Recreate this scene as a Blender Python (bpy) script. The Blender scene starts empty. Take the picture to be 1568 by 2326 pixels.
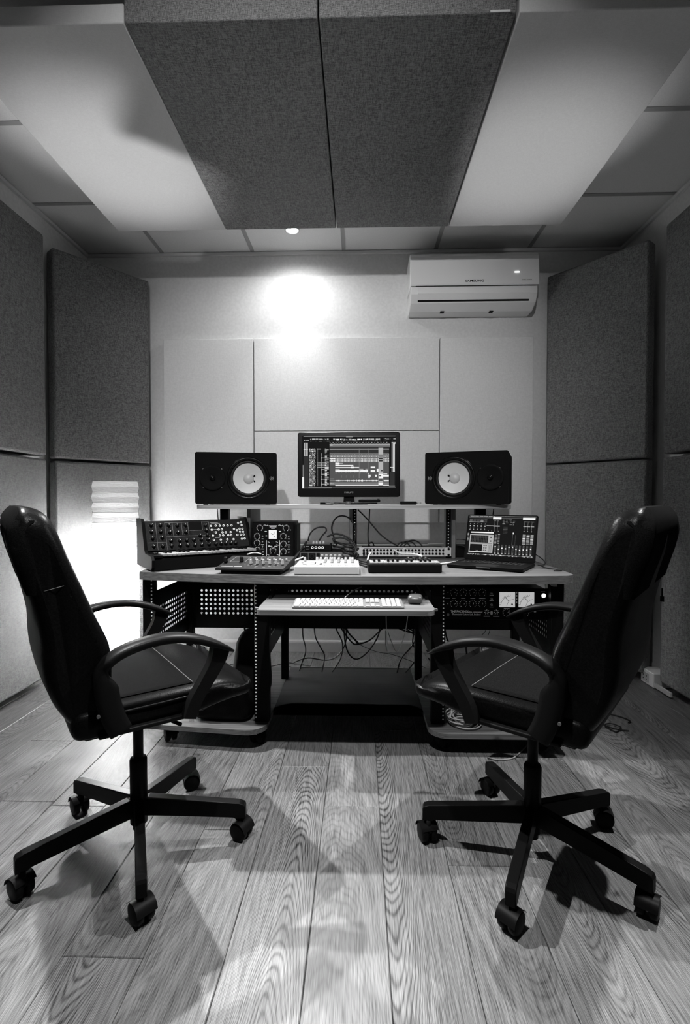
import bpy, bmesh, math, random
from mathutils import Vector, Matrix
S = bpy.context.scene
COL = S.collection
rnd = random.Random(7)
PI = math.pi
R = math.radians

# ------------------------------------------------------------------ camera
F, RX, RY = 1150.0, 1568, 2326
cam_d = bpy.data.cameras.new('camera'); cam = bpy.data.objects.new('camera', cam_d); COL.objects.link(cam)
yaw = math.atan(33 / F); pit = math.atan(27 / F * math.cos(yaw))
cam.location = (0, 0, 1.017); cam.rotation_euler = (PI / 2 - pit, 0, yaw)
cam_d.sensor_fit = 'HORIZONTAL'; cam_d.sensor_width = 36; cam_d.lens = F / RX * 36
cam_d.clip_start = 0.02
S.camera = cam
# ------------------------------------------------------------------ world, exposure
w = bpy.data.worlds.new('world'); S.world = w; w.use_nodes = True
w.node_tree.nodes['Background'].inputs[0].default_value = (0.02, 0.02, 0.02, 1)
w.node_tree.nodes['Background'].inputs[1].default_value = 0.0
S.view_settings.view_transform = 'Standard'; S.view_settings.look = 'None'
S.view_settings.gamma = 1; S.view_settings.exposure = 0; S.view_settings.use_curve_mapping = False
# downlights: x, y, watts, cone degrees, blend, point on the floor it is aimed at
DOWNLIGHTS = [(-0.408, 3.09, 400, 66, 1.0, -.1, 1.25), (-1.50, 1.89, 560, 60, 1.0, -.12, 1.35), (1.38, 1.89, 390, 60, 1.0, 0, 1.40), (-0.10, 0.70, 240, 88, 0.9, -.1, 1.35)]
ADDED_WALL_SPOT = (-0.25, -1.20, 330, 46, 1.0, (-.12, 3.33, 1.52))   # spotlight added unseen behind the camera to brighten the back wall
SPILL = [(21, 172, 1.0), (40, 70, 1.0)]   # light the front spotlight also throws straight down and sideways
LAMP_W = 780.0
ADDED_UPLIGHTS = [(-1.02, 2.34, 150, -1.05, 2.24), (1.0, 2.30, 110, .74, 2.27)]   # added lamps: x, y, watts, aim x, aim y at the ceiling

# ------------------------------------------------------------------ materials
def nt(m): return m.node_tree.nodes, m.node_tree.links
def mat(name, v, rough=0.5, spec=0.5, metal=0.0):
    m = bpy.data.materials.new(name); m.use_nodes = True
    b = m.node_tree.nodes['Principled BSDF']
    c = v if isinstance(v, tuple) else (v, v, v)
    b.inputs['Base Color'].default_value = (*c, 1); b.inputs['Roughness'].default_value = rough
    b.inputs['Specular IOR Level'].default_value = spec; b.inputs['Metallic'].default_value = metal
    return m
def mottled(name, lo, hi, scale, rough=0.6, spec=0.4, stretch=(1, 1, 1), bump=0.0, detail=4, coord='Object', p0=0.35, p1=0.65, rv=0.0):
    """grain of two greys from stretched noise"""
    m = mat(name, lo, rough, spec); n, l = nt(m); b = n['Principled BSDF']
    tc = n.new('ShaderNodeTexCoord'); mp = n.new('ShaderNodeMapping'); mp.inputs['Scale'].default_value = stretch
    nz = n.new('ShaderNodeTexNoise'); nz.inputs['Scale'].default_value = scale; nz.inputs['Detail'].default_value = detail
    r = n.new('ShaderNodeValToRGB'); e = r.color_ramp.elements
    e[0].position = p0; e[0].color = (lo, lo, lo, 1); e[1].position = p1; e[1].color = (hi, hi, hi, 1)
    l.new(tc.outputs[coord], mp.inputs[0]); l.new(mp.outputs[0], nz.inputs[0]); l.new(nz.outputs[0], r.inputs[0]); l.new(r.outputs[0], b.inputs['Base Color'])
    if bump:
        bp = n.new('ShaderNodeBump'); bp.inputs['Strength'].default_value = bump; bp.inputs['Distance'].default_value = 0.002
        l.new(nz.outputs[0], bp.inputs['Height']); l.new(bp.outputs[0], b.inputs['Normal'])
    return m
def fabric(name, lo, hi):
    """heathered woven cloth: warp and weft streaks crossed"""
    m = mat(name, lo, 0.95, 0.1); n, l = nt(m); b = n['Principled BSDF']
    tc = n.new('ShaderNodeTexCoord'); acc = None
    for st, sc in (((430, 430, 60), 1.0), ((430, 60, 430), 1.0), ((60, 430, 430), 1.0)):
        mp = n.new('ShaderNodeMapping'); mp.inputs['Scale'].default_value = st
        nz = n.new('ShaderNodeTexNoise'); nz.inputs['Scale'].default_value = sc; nz.inputs['Detail'].default_value = 3
        l.new(tc.outputs['Object'], mp.inputs[0]); l.new(mp.outputs[0], nz.inputs[0])
        if acc is None: acc = nz.outputs[0]
        else:
            a = n.new('ShaderNodeMath'); a.operation = 'ADD'; l.new(acc, a.inputs[0]); l.new(nz.outputs[0], a.inputs[1]); acc = a.outputs[0]
    r = n.new('ShaderNodeMapRange'); r.inputs[1].default_value = 1.25; r.inputs[2].default_value = 1.75
    r.inputs[3].default_value = lo; r.inputs[4].default_value = hi
    l.new(acc, r.inputs[0]); l.new(r.outputs[0], b.inputs['Base Color'])
    bp = n.new('ShaderNodeBump'); bp.inputs['Strength'].default_value = 0.25; bp.inputs['Distance'].default_value = 0.001
    l.new(acc, bp.inputs['Height']); l.new(bp.outputs[0], b.inputs['Normal'])
    return m
def emis(name, v, k=1.0):
    m = bpy.data.materials.new(name); m.use_nodes = True; n, l = nt(m); b = n['Principled BSDF']
    b.inputs['Base Color'].default_value = (0.002, 0.002, 0.002, 1); b.inputs['Roughness'].default_value = 0.6; b.inputs['Specular IOR Level'].default_value = 0.02
    b.inputs['Emission Color'].default_value = (v, v, v, 1); b.inputs['Emission Strength'].default_value = k
    return m
def oak():
    """laminate oak: cathedral grain, a different figure on each board"""
    m = mat('oak_laminate', 0.3, 0.42, 0.35); n, l = nt(m); b = n['Principled BSDF']
    def math_(op, a, c=None):
        x = n.new('ShaderNodeMath'); x.operation = op
        for i, v in enumerate((a, c)):
            if v is None: continue
            if isinstance(v, (int, float)): x.inputs[i].default_value = v
            else: l.new(v, x.inputs[i])
        return x.outputs[0]
    tc = n.new('ShaderNodeTexCoord'); oi = n.new('ShaderNodeObjectInfo'); sp = n.new('ShaderNodeSeparateXYZ')
    l.new(tc.outputs['Object'], sp.inputs[0]); rn = oi.outputs['Random']
    x0 = math_('MULTIPLY', math_('SUBTRACT', math_('FRACT', math_('MULTIPLY', rn, 7.31)), 0.5), 0.22)
    x = math_('SUBTRACT', sp.outputs[0], x0)
    off = math_('MULTIPLY', rn, 37.0)
    cb = n.new('ShaderNodeCombineXYZ'); l.new(math_('MULTIPLY', sp.outputs[0], 7.0), cb.inputs[0]); l.new(math_('MULTIPLY', sp.outputs[1], 1.6), cb.inputs[1]); l.new(off, cb.inputs[2])
    nz = n.new('ShaderNodeTexNoise'); nz.inputs['Scale'].default_value = 1.0; nz.inputs['Detail'].default_value = 3; l.new(cb.outputs[0], nz.inputs[0])
    sgn = math_('SUBTRACT', math_('MULTIPLY', math_('ROUND', math_('FRACT', math_('MULTIPLY', rn, 3.17))), 2.0), 1.0)
    kk = math_('ADD', 16.0, math_('MULTIPLY', math_('FRACT', math_('MULTIPLY', rn, 11.7)), 80.0))
    v = math_('ADD', math_('MULTIPLY', sp.outputs[1], sgn), math_('MULTIPLY', math_('MULTIPLY', x, x), kk))
    v = math_('ADD', v, math_('MULTIPLY', nz.outputs[0], 0.40))
    wv = math_('SUBTRACT', 0.35, math_('POWER', math_('ADD', 0.5, math_('MULTIPLY', math_('SINE', math_('MULTIPLY', v, 2 * PI * 26)), 0.5)), 2.5))
    wv2 = math_('SINE', math_('MULTIPLY', v, 2 * PI * 4.3))
    cb2 = n.new('ShaderNodeCombineXYZ'); l.new(math_('MULTIPLY', sp.outputs[0], 560.0), cb2.inputs[0]); l.new(math_('MULTIPLY', sp.outputs[1], 13.0), cb2.inputs[1]); l.new(off, cb2.inputs[2])
    fb = n.new('ShaderNodeTexNoise'); fb.inputs['Scale'].default_value = 1.0; fb.inputs['Detail'].default_value = 2; l.new(cb2.outputs[0], fb.inputs[0])
    amp = math_('ADD', 0.12, math_('MULTIPLY', math_('FRACT', math_('MULTIPLY', rn, 5.9)), 0.5))
    tot = math_('ADD', math_('MULTIPLY', wv, amp), math_('MULTIPLY', math_('SUBTRACT', fb.outputs[0], 0.5), 2.0))
    tot = math_('ADD', tot, math_('MULTIPLY', wv2, 0.10))
    tot = math_('ADD', tot, math_('MULTIPLY', math_('SUBTRACT', nz.outputs[0], 0.5), 0.5))
    tot = math_('ADD', tot, math_('MULTIPLY', math_('SUBTRACT', rn, 0.5), 0.22))
    r = n.new('ShaderNodeMapRange'); r.inputs[1].default_value = -0.62; r.inputs[2].default_value = 0.62
    r.inputs[3].default_value = 0.018; r.inputs[4].default_value = 0.21; l.new(tot, r.inputs[0]); l.new(r.outputs[0], b.inputs['Base Color'])
    bp = n.new('ShaderNodeBump'); bp.inputs['Strength'].default_value = 0.12; bp.inputs['Distance'].default_value = 0.001
    l.new(tot, bp.inputs['Height']); l.new(bp.outputs[0], b.inputs['Normal'])
    return m
M = {}
M['oak'] = oak()
M['wall'] = mottled('painted_plaster', 0.62, 0.68, 60, 0.85, 0.2, bump=0.08)
M['ceil'] = mottled('ceiling_tile_board', 0.66, 0.72, 220, 0.9, 0.15)
M['tbar'] = mat('grid_bar_grey', 0.30, 0.6)
M['cloth_grey'] = fabric('panel_cloth_grey', 0.065, 0.24)
M['cloth_side'] = fabric('panel_cloth_mid', 0.06, 0.20)
M['cloth_white'] = fabric('panel_cloth_white', 0.56, 0.62)
M['cloth_back'] = fabric('panel_cloth_pale', 0.64, 0.74)
M['trim'] = mat('white_trim', 0.62, 0.45)
M['skirt'] = mat('grey_skirting', 0.42, 0.4)
M['black'] = mat('black_powder_coat', 0.003, 0.5, 0.08)
M['blackp'] = mat('black_plastic', 0.004, 0.42, 0.06)
M['blackg'] = mat('black_gloss', 0.004, 0.25, 0.14)
M['matte'] = mat('black_matt', 0.003, 0.75, 0.1)
M['rubber'] = mat('cable_rubber', 0.008, 0.55, 0.3)
M['leather'] = mottled('black_leather', 0.0015, 0.003, 260, 0.33, 0.045, bump=0.25)
M['mesh'] = mottled('black_chair_cloth', 0.001, 0.006, 700, 0.95, 0.02, bump=0.2)
M['seam'] = mat('pale_stitching', 0.045, 0.5)
M['desk'] = mottled('desk_wood', 0.055, 0.115, 1.0, 0.5, 0.35, stretch=(2.5, 90, 90), detail=5)
M['shelfw_lit'] = mottled('shelf_wood_lit', 0.22, 0.36, 1.0, 0.5, 0.3, stretch=(3, 120, 120), detail=5)  # paler than the desk wood: stronger light on the shelf is in the colour
M['deskv'] = mottled('desk_wood_upright', 0.09, 0.14, 1.0, 0.5, 0.35, stretch=(90, 90, 3), detail=5)
M['edge'] = mottled('desk_edge_band', 0.07, 0.13, 1.0, 0.5, 0.3, stretch=(3, 200, 200), detail=5)
M['bridge'] = mottled('dark_bridge_board', 0.012, 0.02, 1.0, 0.6, 0.2, stretch=(3, 80, 80))
M['white'] = mat('white_plastic', 0.34, 0.4)
M['whitec'] = mat('white_cable', 0.75, 0.4)
M['alu'] = mat('silver_aluminium', 0.10, 0.5, 0.3, 0.2)
M['alu2'] = mat('pale_grey_enamel', 0.5, 0.5)
M['grey'] = mat('grey_metal', 0.30, 0.45)
M['midg2'] = mat('soft_grey_plastic', 0.06, 0.5, 0.2)
M['midg'] = mat('mid_grey_plastic', 0.22, 0.4)
M['dkg'] = mat('dark_grey_panel', 0.009, 0.5, 0.1)
M['synthp'] = mottled('synth_panel', 0.009, 0.016, 300, 0.5, 0.12)
M['synths'] = mat('synth_cheek', 0.004, 0.6, 0.03)
M['steel'] = mat('chrome', 0.75, 0.25, 0.5, 0.9)
M['print'] = mat('white_print', 0.85, 0.6)
M['printd'] = mat('dim_print', 0.25, 0.6)
M['cone'] = mat('speaker_cone', 0.60, 0.55)
M['cap'] = mat('speaker_dust_cap', 0.45, 0.4)
M['acw'] = mat('air_conditioner_shell', 0.8, 0.25)
M['keyw'] = mat('key_white', 0.24, 0.35)
M['mousep'] = mat('mouse_plastic', 0.05, 0.25)
M['glass'] = mat('screen_glass', 0.008, 0.12, 0.5)
M['vu'] = emis('meter_face', 0.42); M['vu'].node_tree.nodes['Principled BSDF'].inputs['Base Color'].default_value = (0.6, 0.6, 0.6, 1)
M['led'] = emis('lit_indicator', 1.0, 3.0)
M['bulb'] = emis('lit_bulb', 1.0, 40.0)
EM = [emis('screen_grey_%d' % i, v) for i, v in enumerate((0.008, 0.03, 0.09, 0.2, 0.45, 0.9))]
pm = bpy.data.materials.new('rice_paper'); pm.use_nodes = True
_n, _l = nt(pm); _b = _n['Principled BSDF']; _b.inputs['Base Color'].default_value = (0.8, 0.8, 0.8, 1); _b.inputs['Roughness'].default_value = 0.9
_t = _n.new('ShaderNodeBsdfTranslucent'); _t.inputs[0].default_value = (0.85, 0.85, 0.85, 1); _mx = _n.new('ShaderNodeMixShader'); _mx.inputs[0].default_value = 0.6
_tc = _n.new('ShaderNodeTexCoord'); _mp = _n.new('ShaderNodeMapping'); _mp.inputs['Scale'].default_value = (14, 14, 45)
_nz = _n.new('ShaderNodeTexNoise'); _nz.inputs['Scale'].default_value = 1; _nz.inputs['Detail'].default_value = 5; _nz.inputs['Distortion'].default_value = 1.5
_bp = _n.new('ShaderNodeBump'); _bp.inputs['Strength'].default_value = 0.6; _bp.inputs['Distance'].default_value = 0.01
_l.new(_tc.outputs['Object'], _mp.inputs[0]); _l.new(_mp.outputs[0], _nz.inputs[0]); _l.new(_nz.outputs[0], _bp.inputs['Height'])
_l.new(_bp.outputs[0], _b.inputs['Normal']); _l.new(_bp.outputs[0], _t.inputs['Normal'])
_l.new(_b.outputs[0], _mx.inputs[1]); _l.new(_t.outputs[0], _mx.inputs[2]); _l.new(_mx.outputs[0], _n['Material Output'].inputs[0])
M['paper'] = pm

# ------------------------------------------------------------------ mesh helpers
class B:
    def __init__(s): s.b = bmesh.new(); s.mi = 0
    def _new(s, geom_before):
        for f in s.b.faces:
            if f.index == -1 or f not in geom_before: pass
    def faces_from(s, vs, fs, smooth=False):
        v = [s.b.verts.new(p) for p in vs]
        for f in fs:
            try:
                ff = s.b.faces.new([v[i] for i in f]); ff.material_index = s.mi; ff.smooth = smooth
            except ValueError: pass
        return v
    def box(s, x0, x1, y0, y1, z0, z1, bev=0.0, seg=2):
        vs = [(x, y, z) for x in (x0, x1) for y in (y0, y1) for z in (z0, z1)]
        fs = [(0, 1, 3, 2), (4, 6, 7, 5), (0, 4, 5, 1), (2, 3, 7, 6), (0, 2, 6, 4), (1, 5, 7, 3)]
        v = s.faces_from(vs, fs)
        if bev:
            ed = {e for q in v for e in q.link_edges}
            r = bmesh.ops.bevel(s.b, geom=list(ed), offset=bev, segments=seg, profile=0.5, affect='EDGES')
            for f in r['faces']: f.material_index = s.mi; f.smooth = True
        return s
    def quad(s, a, b, c, d): s.faces_from([a, b, c, d], [(0, 1, 2, 3)]); return s
    def cyl(s, p0, p1, r0, r1=None, n=16, cap=True, smooth=True):
        p0, p1 = Vector(p0), Vector(p1); r1 = r0 if r1 is None else r1
        d = (p1 - p0).normalized(); a = d.orthogonal().normalized(); c = d.cross(a)
        vs = []
        for p, r in ((p0, r0), (p1, r1)):
            for i in range(n):
                t = 2 * PI * i / n; vs.append(p + (a * math.cos(t) + c * math.sin(t)) * r)
        v = s.faces_from(vs, [(i, (i + 1) % n, n + (i + 1) % n, n + i) for i in range(n)], smooth)
        if cap:
            for k in (range(n - 1, -1, -1), range(n, 2 * n)):
                f = s.b.faces.new([v[i] for i in k]); f.material_index = s.mi
        return s
    def lathe(s, prof, o=(0, 0, 0), ax=(0, 0, 1), n=24, smooth=True):
        """prof: list of (radius, height along ax)"""
        o = Vector(o); d = Vector(ax).normalized(); a = d.orthogonal().normalized(); c = d.cross(a); vs = []
        for r, h in prof:
            for i in range(n):
                t = 2 * PI * i / n; vs.append(o + d * h + (a * math.cos(t) + c * math.sin(t)) * max(r, 1e-5))
        fs = [(k * n + i, k * n + (i + 1) % n, (k + 1) * n + (i + 1) % n, (k + 1) * n + i) for k in range(len(prof) - 1) for i in range(n)]
        s.faces_from(vs, fs, smooth); return s
    def tube(s, pts, r, n=8, closed=False):
        P = [Vector(p) for p in pts]; m = len(P); vs = []; prev = None
        rr = r if isinstance(r, (list, tuple)) else [r] * m
        for i in range(m):
            t = (P[(i + 1) % m] - P[i - 1]) if closed else (P[min(i + 1, m - 1)] - P[max(i - 1, 0)])
            t = t.normalized() if t.length > 1e-9 else Vector((0, 0, 1))
            a = t.orthogonal().normalized() if prev is None else (prev - t * prev.dot(t)).normalized()
            prev = a; c = t.cross(a)
            for k in range(n):
                q = 2 * PI * k / n; vs.append(P[i] + (a * math.cos(q) + c * math.sin(q)) * rr[i])
        fs = [(i * n + k, i * n + (k + 1) % n, ((i + 1) % m) * n + (k + 1) % n, ((i + 1) % m) * n + k) for i in range(m if closed else m - 1) for k in range(n)]
        v = s.faces_from(vs, fs, True)
        if not closed:
            for k in (range(n - 1, -1, -1), range((m - 1) * n, m * n)):
                f = s.b.faces.new([v[i] for i in k]); f.material_index = s.mi
        return s
    def prism(s, poly, a0, a1, axis='z', smooth=False, bev=0.0):
        """poly of 2D points extruded along an axis: z -> (x,y), y -> (x,z), x -> (y,z)"""
        n = len(poly)
        def P(q, a): return {'z': (q[0], q[1], a), 'y': (q[0], a, q[1]), 'x': (a, q[0], q[1])}[axis]
        v = s.faces_from([P(q, a0) for q in poly] + [P(q, a1) for q in poly], [(i, (i + 1) % n, n + (i + 1) % n, n + i) for i in range(n)], smooth)
        caps = []
        for k in (range(n - 1, -1, -1), range(n, 2 * n)):
            f = s.b.faces.new([v[i] for i in k]); f.material_index = s.mi; caps.append(f)
        if bev:
            ed = {e for f in caps for e in f.edges}
            r = bmesh.ops.bevel(s.b, geom=list(ed), offset=bev, segments=3, profile=0.5, affect='EDGES')
            for f in r['faces']: f.material_index = s.mi; f.smooth = True
        return s
    def pad(s, sx, sy, sz, r, o=(0, 0, 0), cut=(10, 10, 4), fn=None):
        """a cushion: box with every edge rounded, optional fn(x,y,z) -> displaced point (local, centred)"""
        h = Vector((sx / 2, sy / 2, sz / 2)); cache = {}; o = Vector(o)
        def V(p):
            k = tuple(round(c, 6) for c in p)
            if k not in cache:
                q = Vector([max(-h[i] + r, min(h[i] - r, p[i])) for i in range(3)]); d = Vector(p) - q
                if d.length > 1e-9: q = q + d.normalized() * r
                if fn: q = Vector(fn(*q))
                cache[k] = s.b.verts.new(q + o)
            return cache[k]
        def lin(n, i): # denser near the ends
            return -math.cos(PI * i / n)
        for ax in range(3):
            u, w_ = (ax + 1) % 3, (ax + 2) % 3
            for sg in (-1, 1):
                for i in range(cut[u]):
                    for j in range(cut[w_]):
                        q = []
                        for a, b_ in ((i, j), (i + 1, j), (i + 1, j + 1), (i, j + 1)):
                            p = [0, 0, 0]; p[ax] = sg * h[ax]; p[u] = lin(cut[u], a) * h[u]; p[w_] = lin(cut[w_], b_) * h[w_]; q.append(V(p))
                        if sg < 0: q.reverse()
                        if len(set(q)) > 2:
                            try: f = s.b.faces.new(q); f.smooth = True; f.material_index = s.mi
                            except ValueError: pass
        return s
    def build(s, name, m, parent=None, recalc=True):
        if recalc: bmesh.ops.recalc_face_normals(s.b, faces=s.b.faces[:])
        me = bpy.data.meshes.new(name); s.b.to_mesh(me); s.b.free()
        for q in (m if isinstance(m, (list, tuple)) else [m]): me.materials.append(q)
        return link(name, me, parent)
def link(name, me, parent=None):
    o = bpy.data.objects.new(name, me); COL.objects.link(o)
    if parent is not None: o.parent = parent
    return o
def tag(o, label=None, cat=None, group=None, kind=None):
    if label: o['label'] = label
    if cat: o['category'] = cat
    if group: o['group'] = group
    if kind: o['kind'] = kind
    return o
def thing(name, label, cat, loc=(0, 0, 0), rz=0.0, group=None):
    o = bpy.data.objects.new(name, None); COL.objects.link(o); o.location = loc; o.rotation_euler = (0, 0, rz); o.empty_display_size = 0.05
    return tag(o, label, cat, group)
def rep(name, me, parent, loc, rot=(0, 0, 0), sc=None):
    o = link(name, me, parent); o.location = loc; o.rotation_euler = rot
    if sc: o.scale = sc
    return o
def dup(src, label, loc, rz, group=None):
    """a thing with copies of its parts and sub-parts"""
    r = src.copy(); COL.objects.link(r); r.location = loc; r.rotation_euler = (0, 0, rz); r['label'] = label
    for ch in list(src.children):
        c = ch.copy(); COL.objects.link(c); c.parent = r
        for g in list(ch.children):
            d = g.copy(); COL.objects.link(d); d.parent = c
    return r
def text(s, size, m, parent, loc, rot=(PI / 2, 0, 0), name='lettering', align='CENTER', sx=1.0):
    cu = bpy.data.curves.new('txt', 'FONT'); cu.body = s; cu.size = size; cu.align_x = align; cu.align_y = 'CENTER'; cu.resolution_u = 3; cu.offset = size * .018
    t = bpy.data.objects.new('txt', cu); COL.objects.link(t); bpy.context.view_layer.update()
    me = bpy.data.meshes.new_from_object(t.evaluated_get(bpy.context.evaluated_depsgraph_get()))
    bpy.data.objects.remove(t); bpy.data.curves.remove(cu); me.materials.clear(); me.materials.append(m)
    o = link(name, me, parent); o.location = loc; o.rotation_euler = rot; o.scale = (sx, 1, 1)
    return o
def smooth_pts(pts, k=6, closed=False):
    """Catmull-Rom through the points"""
    P = [Vector(p) for p in pts]; n = len(P); out = []
    rng = range(n if closed else n - 1)
    for i in rng:
        if closed: a, b, c, d = P[i - 1], P[i], P[(i + 1) % n], P[(i + 2) % n]
        else: a, b, c, d = P[max(i - 1, 0)], P[i], P[i + 1], P[min(i + 2, n - 1)]
        for j in range(k):
            t = j / k
            out.append(0.5 * ((2 * b) + (c - a) * t + (2 * a - 5 * b + 4 * c - d) * t * t + (3 * b - a - 3 * c + d) * t ** 3))
    if not closed: out.append(P[-1])
    return out
def rounded(x0, x1, y0, y1, r, n=6):
    """rounded rectangle; r may be four radii: (x0y0, x1y0, x1y1, x0y1)"""
    rr = r if isinstance(r, (tuple, list)) else (r,) * 4; out = []
    for (cx, cy, a, q) in ((x0, y0, PI, rr[0]), (x1, y0, 1.5 * PI, rr[1]), (x1, y1, 0, rr[2]), (x0, y1, PI / 2, rr[3])):
        px = cx + q * (1 if cx == x0 else -1); py = cy + q * (1 if cy == y0 else -1)
        for i in range(n + 1):
            t = a + PI / 2 * i / n; out.append((px + q * math.cos(t), py + q * math.sin(t)))
    return out

# ------------------------------------------------------------------ room shell
XL, XR, YB, YF, ZC = -1.82, 1.70, 3.37, -2.4, 2.65
tag(B().box(XL - .1, XR + .1, YB, YB + .1, -.05, 2.8).build('wall_back', M['wall']), kind='structure')
tag(B().box(XL - .1, XR + .1, YF - .1, YF, -.05, 2.8).build('wall_front', M['wall']), kind='structure')
tag(B().box(XL - .1, XL, YF, YB, -.05, 2.8).build('wall_left', M['wall']), kind='structure')
tag(B().box(XR, XR + .1, YF, YB, -.05, 2.8).build('wall_right', M['wall']), kind='structure')
floor = tag(B().box(XL, XR, YF, YB, -.05, -.009).build('floor', M['matte']), kind='structure')
def plank_bm(x0, x1, y0, y1):
    b = B(); c = .0018
    vs = [(x0, y0, -.009), (x1, y0, -.009), (x1, y1, -.009), (x0, y1, -.009), (x0, y0, -c), (x1, y0, -c), (x1, y1, -c), (x0, y1, -c),
          (x0 + c, y0 + c, 0), (x1 - c, y0 + c, 0), (x1 - c, y1 - c, 0), (x0 + c, y1 - c, 0)]
    fs = [(0, 3, 2, 1), (8, 9, 10, 11)]
    for a in (0, 4):
        fs += [(a + i, a + (i + 1) % 4, a + 4 + (i + 1) % 4, a + 4 + i) for i in range(4)]
    b.faces_from(vs, fs); return b
PWID, PLEN = .1825, 1.285
joints = {0: 1.662, -1: .62, -2: 1.528, -3: 1.088, 1: .93, 2: 1.395, -4: 2.2, -5: .35, -6: 1.655, 3: 2.05, 4: .7, 5: 1.75, 6: 1.2}
full = plank_bm(-PWID / 2 + .0006, PWID / 2 - .0006, -PLEN / 2 + .0006, PLEN / 2 - .0006).build('plank', M['oak'], floor)
full_me = full.data; bpy.data.objects.remove(full)
k0 = math.floor((XL + .1163) / PWID); k1 = math.ceil((XR + .1163) / PWID)
for k in range(k0, k1):
    x0 = -.1163 + PWID * k; x1 = x0 + PWID
    j = joints.get(k, (k * .437) % PLEN); y = j - PLEN * math.ceil((j - YF) / PLEN)
    while y < YB:
        a, c = max(y, YF), min(y + PLEN, YB); xa, xc = max(x0, XL), min(x1, XR)
        if c - a > .01 and xc - xa > .005:
            cx, cy = (x0 + x1) / 2, y + PLEN / 2
            if a == y and c == y + PLEN and xa == x0 and xc == x1: o = rep('plank', full_me, floor, (cx, cy, 0))
            else:
                o = plank_bm(xa - cx + .0006, xc - cx - .0006, a - cy + .0006, c - cy - .0006).build('plank', M['oak'], floor); o.location = (cx, cy, 0)
        y += PLEN
ceiling = tag(B().box(XL, XR, YF, YB, 2.70, 2.8).build('ceiling', M['ceil']), kind='structure')
tx = [-1.909 + .6015 * i for i in range(8)]; ty = [3.385 - .5965 * i for i in range(11)]
for i in range(len(tx) - 1):
    for j in range(len(ty) - 1):
        a, c, d, e = max(tx[i], XL), min(tx[i + 1], XR), max(ty[j + 1], YF), min(ty[j], YB)
        if c - a > .03 and e - d > .03: B().box(a + .001, c - .001, d + .001, e - .001, ZC + .0035, ZC + .018).build('ceiling_tile', M['ceil'], ceiling)
for x in tx:
    if XL < x - .012 and x + .012 < XR: B().box(x - .012, x + .012, YF, YB, ZC, ZC + .0035).build('grid_bar', M['tbar'], ceiling)
for y in ty:
    if YF < y < YB - .02: B().box(XL, XR, y - .012, y + .012, ZC + .0002, ZC + .0034).build('grid_bar', M['tbar'], ceiling)
tag(B().box(XL, XR, YB - .018, YB, ZC - .018, ZC).build('trim_1', M['trim']), kind='structure')
tag(B().box(XL, XL + .018, YF, YB - .018, ZC - .018, ZC).build('trim_2', M['trim']), kind='structure')
tag(B().box(XR - .018, XR, YF, YB - .018, ZC - .018, ZC).build('trim_3', M['trim']), kind='structure')
def skirting(name, a, c, y=None, x=None, sg=1):
    prof = [(0, .001), (.014, .001), (.014, .062), (.010, .072), (.004, .078), (0, .08)]
    b = B()
    if y is not None: b.prism([(y - p, z) for p, z in prof], a, c, 'x')
    else: b.prism([(x + sg * p, z) for p, z in prof], a, c, 'y')
    return tag(b.build(name, M['skirt']), kind='structure')
skirting('baseboard_back', XL, XR, y=YB)
skirting('baseboard_left', YF, YB - .015, x=XL, sg=1)
skirting('baseboard_right', YF, YB - .015, x=XR, sg=-1)
# white cable duct along the back wall, just above desk height
tr = B(); tr.box(-.98, .96, YB - .05, YB, .69, .725, .003); tr.box(.45, .95, YB - .055, YB, .7255, .731); tag(tr.build('trim_4', M['trim']), kind='structure')

# ------------------------------------------------------------------ acoustic panels
def panel(name, label, wd, t, h, loc, rz=0.0, m='cloth_grey', bev=.006, cat='acoustic panel', group=None):
    o = B().box(-wd / 2, wd / 2, -t / 2, t / 2, -h / 2, h / 2, bev, 2).build(name, M[m])
    o.location = loc; o.rotation_euler = (0, 0, rz); return tag(o, label, cat, group)
# hanging raft: two grey between two white, 0.6 x 1.2
for x0, m, lab in ((-.7285, 'cloth_grey', 'grey cloth ceiling panel, the left one of the dark pair overhead'), (-.1255, 'cloth_grey', 'grey cloth ceiling panel, the right one of the dark pair overhead'),
                   (-1.3265, 'cloth_white', 'white ceiling panel beside the dark pair, above the left chair'), (.4795, 'cloth_white', 'white ceiling panel beside the dark pair, above the right chair')):
    p = panel('ceiling_panel', lab, .598 if m == 'cloth_grey' else .596, 1.20, .06 if m == 'cloth_white' else .10, (x0 + .3, 2.177, 2.49 + (.03 if m == 'cloth_white' else .05)), m=m, bev=.004, group='hanging ceiling panels')
    if x0 == -.1255: B().box(.22, .28, -.602, -.5995, -.05, -.044).build('maker_tab', M['trim'], p)
for x0, z0, h, wd, lab in ((-1.298, .868, 1.21, .6, 'tall pale wall panel behind the left loudspeaker'), (-.696, 1.472, .606, 1.216, 'wide pale wall panel above the monitor, upper of two'),
                           (-.696, .868, .602, 1.216, 'wide pale wall panel directly behind the monitor, lower of two'), (.522, .868, 1.207, .604, 'tall pale wall panel behind the right loudspeaker')):
    panel('wall_panel', lab, wd - .004, .04, h - .002, (x0 + wd / 2, YB - .021, z0 + h / 2), m='cloth_back', bev=.003, group='pale panels on the back wall')
dl = math.hypot(.36, .46); al = math.atan2(.46, .36); cl = (-1.556, 3.073); ar = math.atan2(.46, -.385) - PI; cr = (1.388, 3.07)
nl = Vector((-math.sin(al), math.cos(al))); nr = Vector((-math.sin(ar), math.cos(ar)))
for z0, w1, w2 in ((.05, 'lower', 'behind the paper lamp'), (1.255, 'upper', 'above the paper lamp')):
    panel('corner_panel', 'grey panel set across the left corner, the %s one, %s' % (w1, w2), dl, .09, 1.19, (cl[0] + nl.x * .045, cl[1] + nl.y * .045, z0 + .597), al, 'cloth_side', .012, group='corner bass panels')
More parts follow.
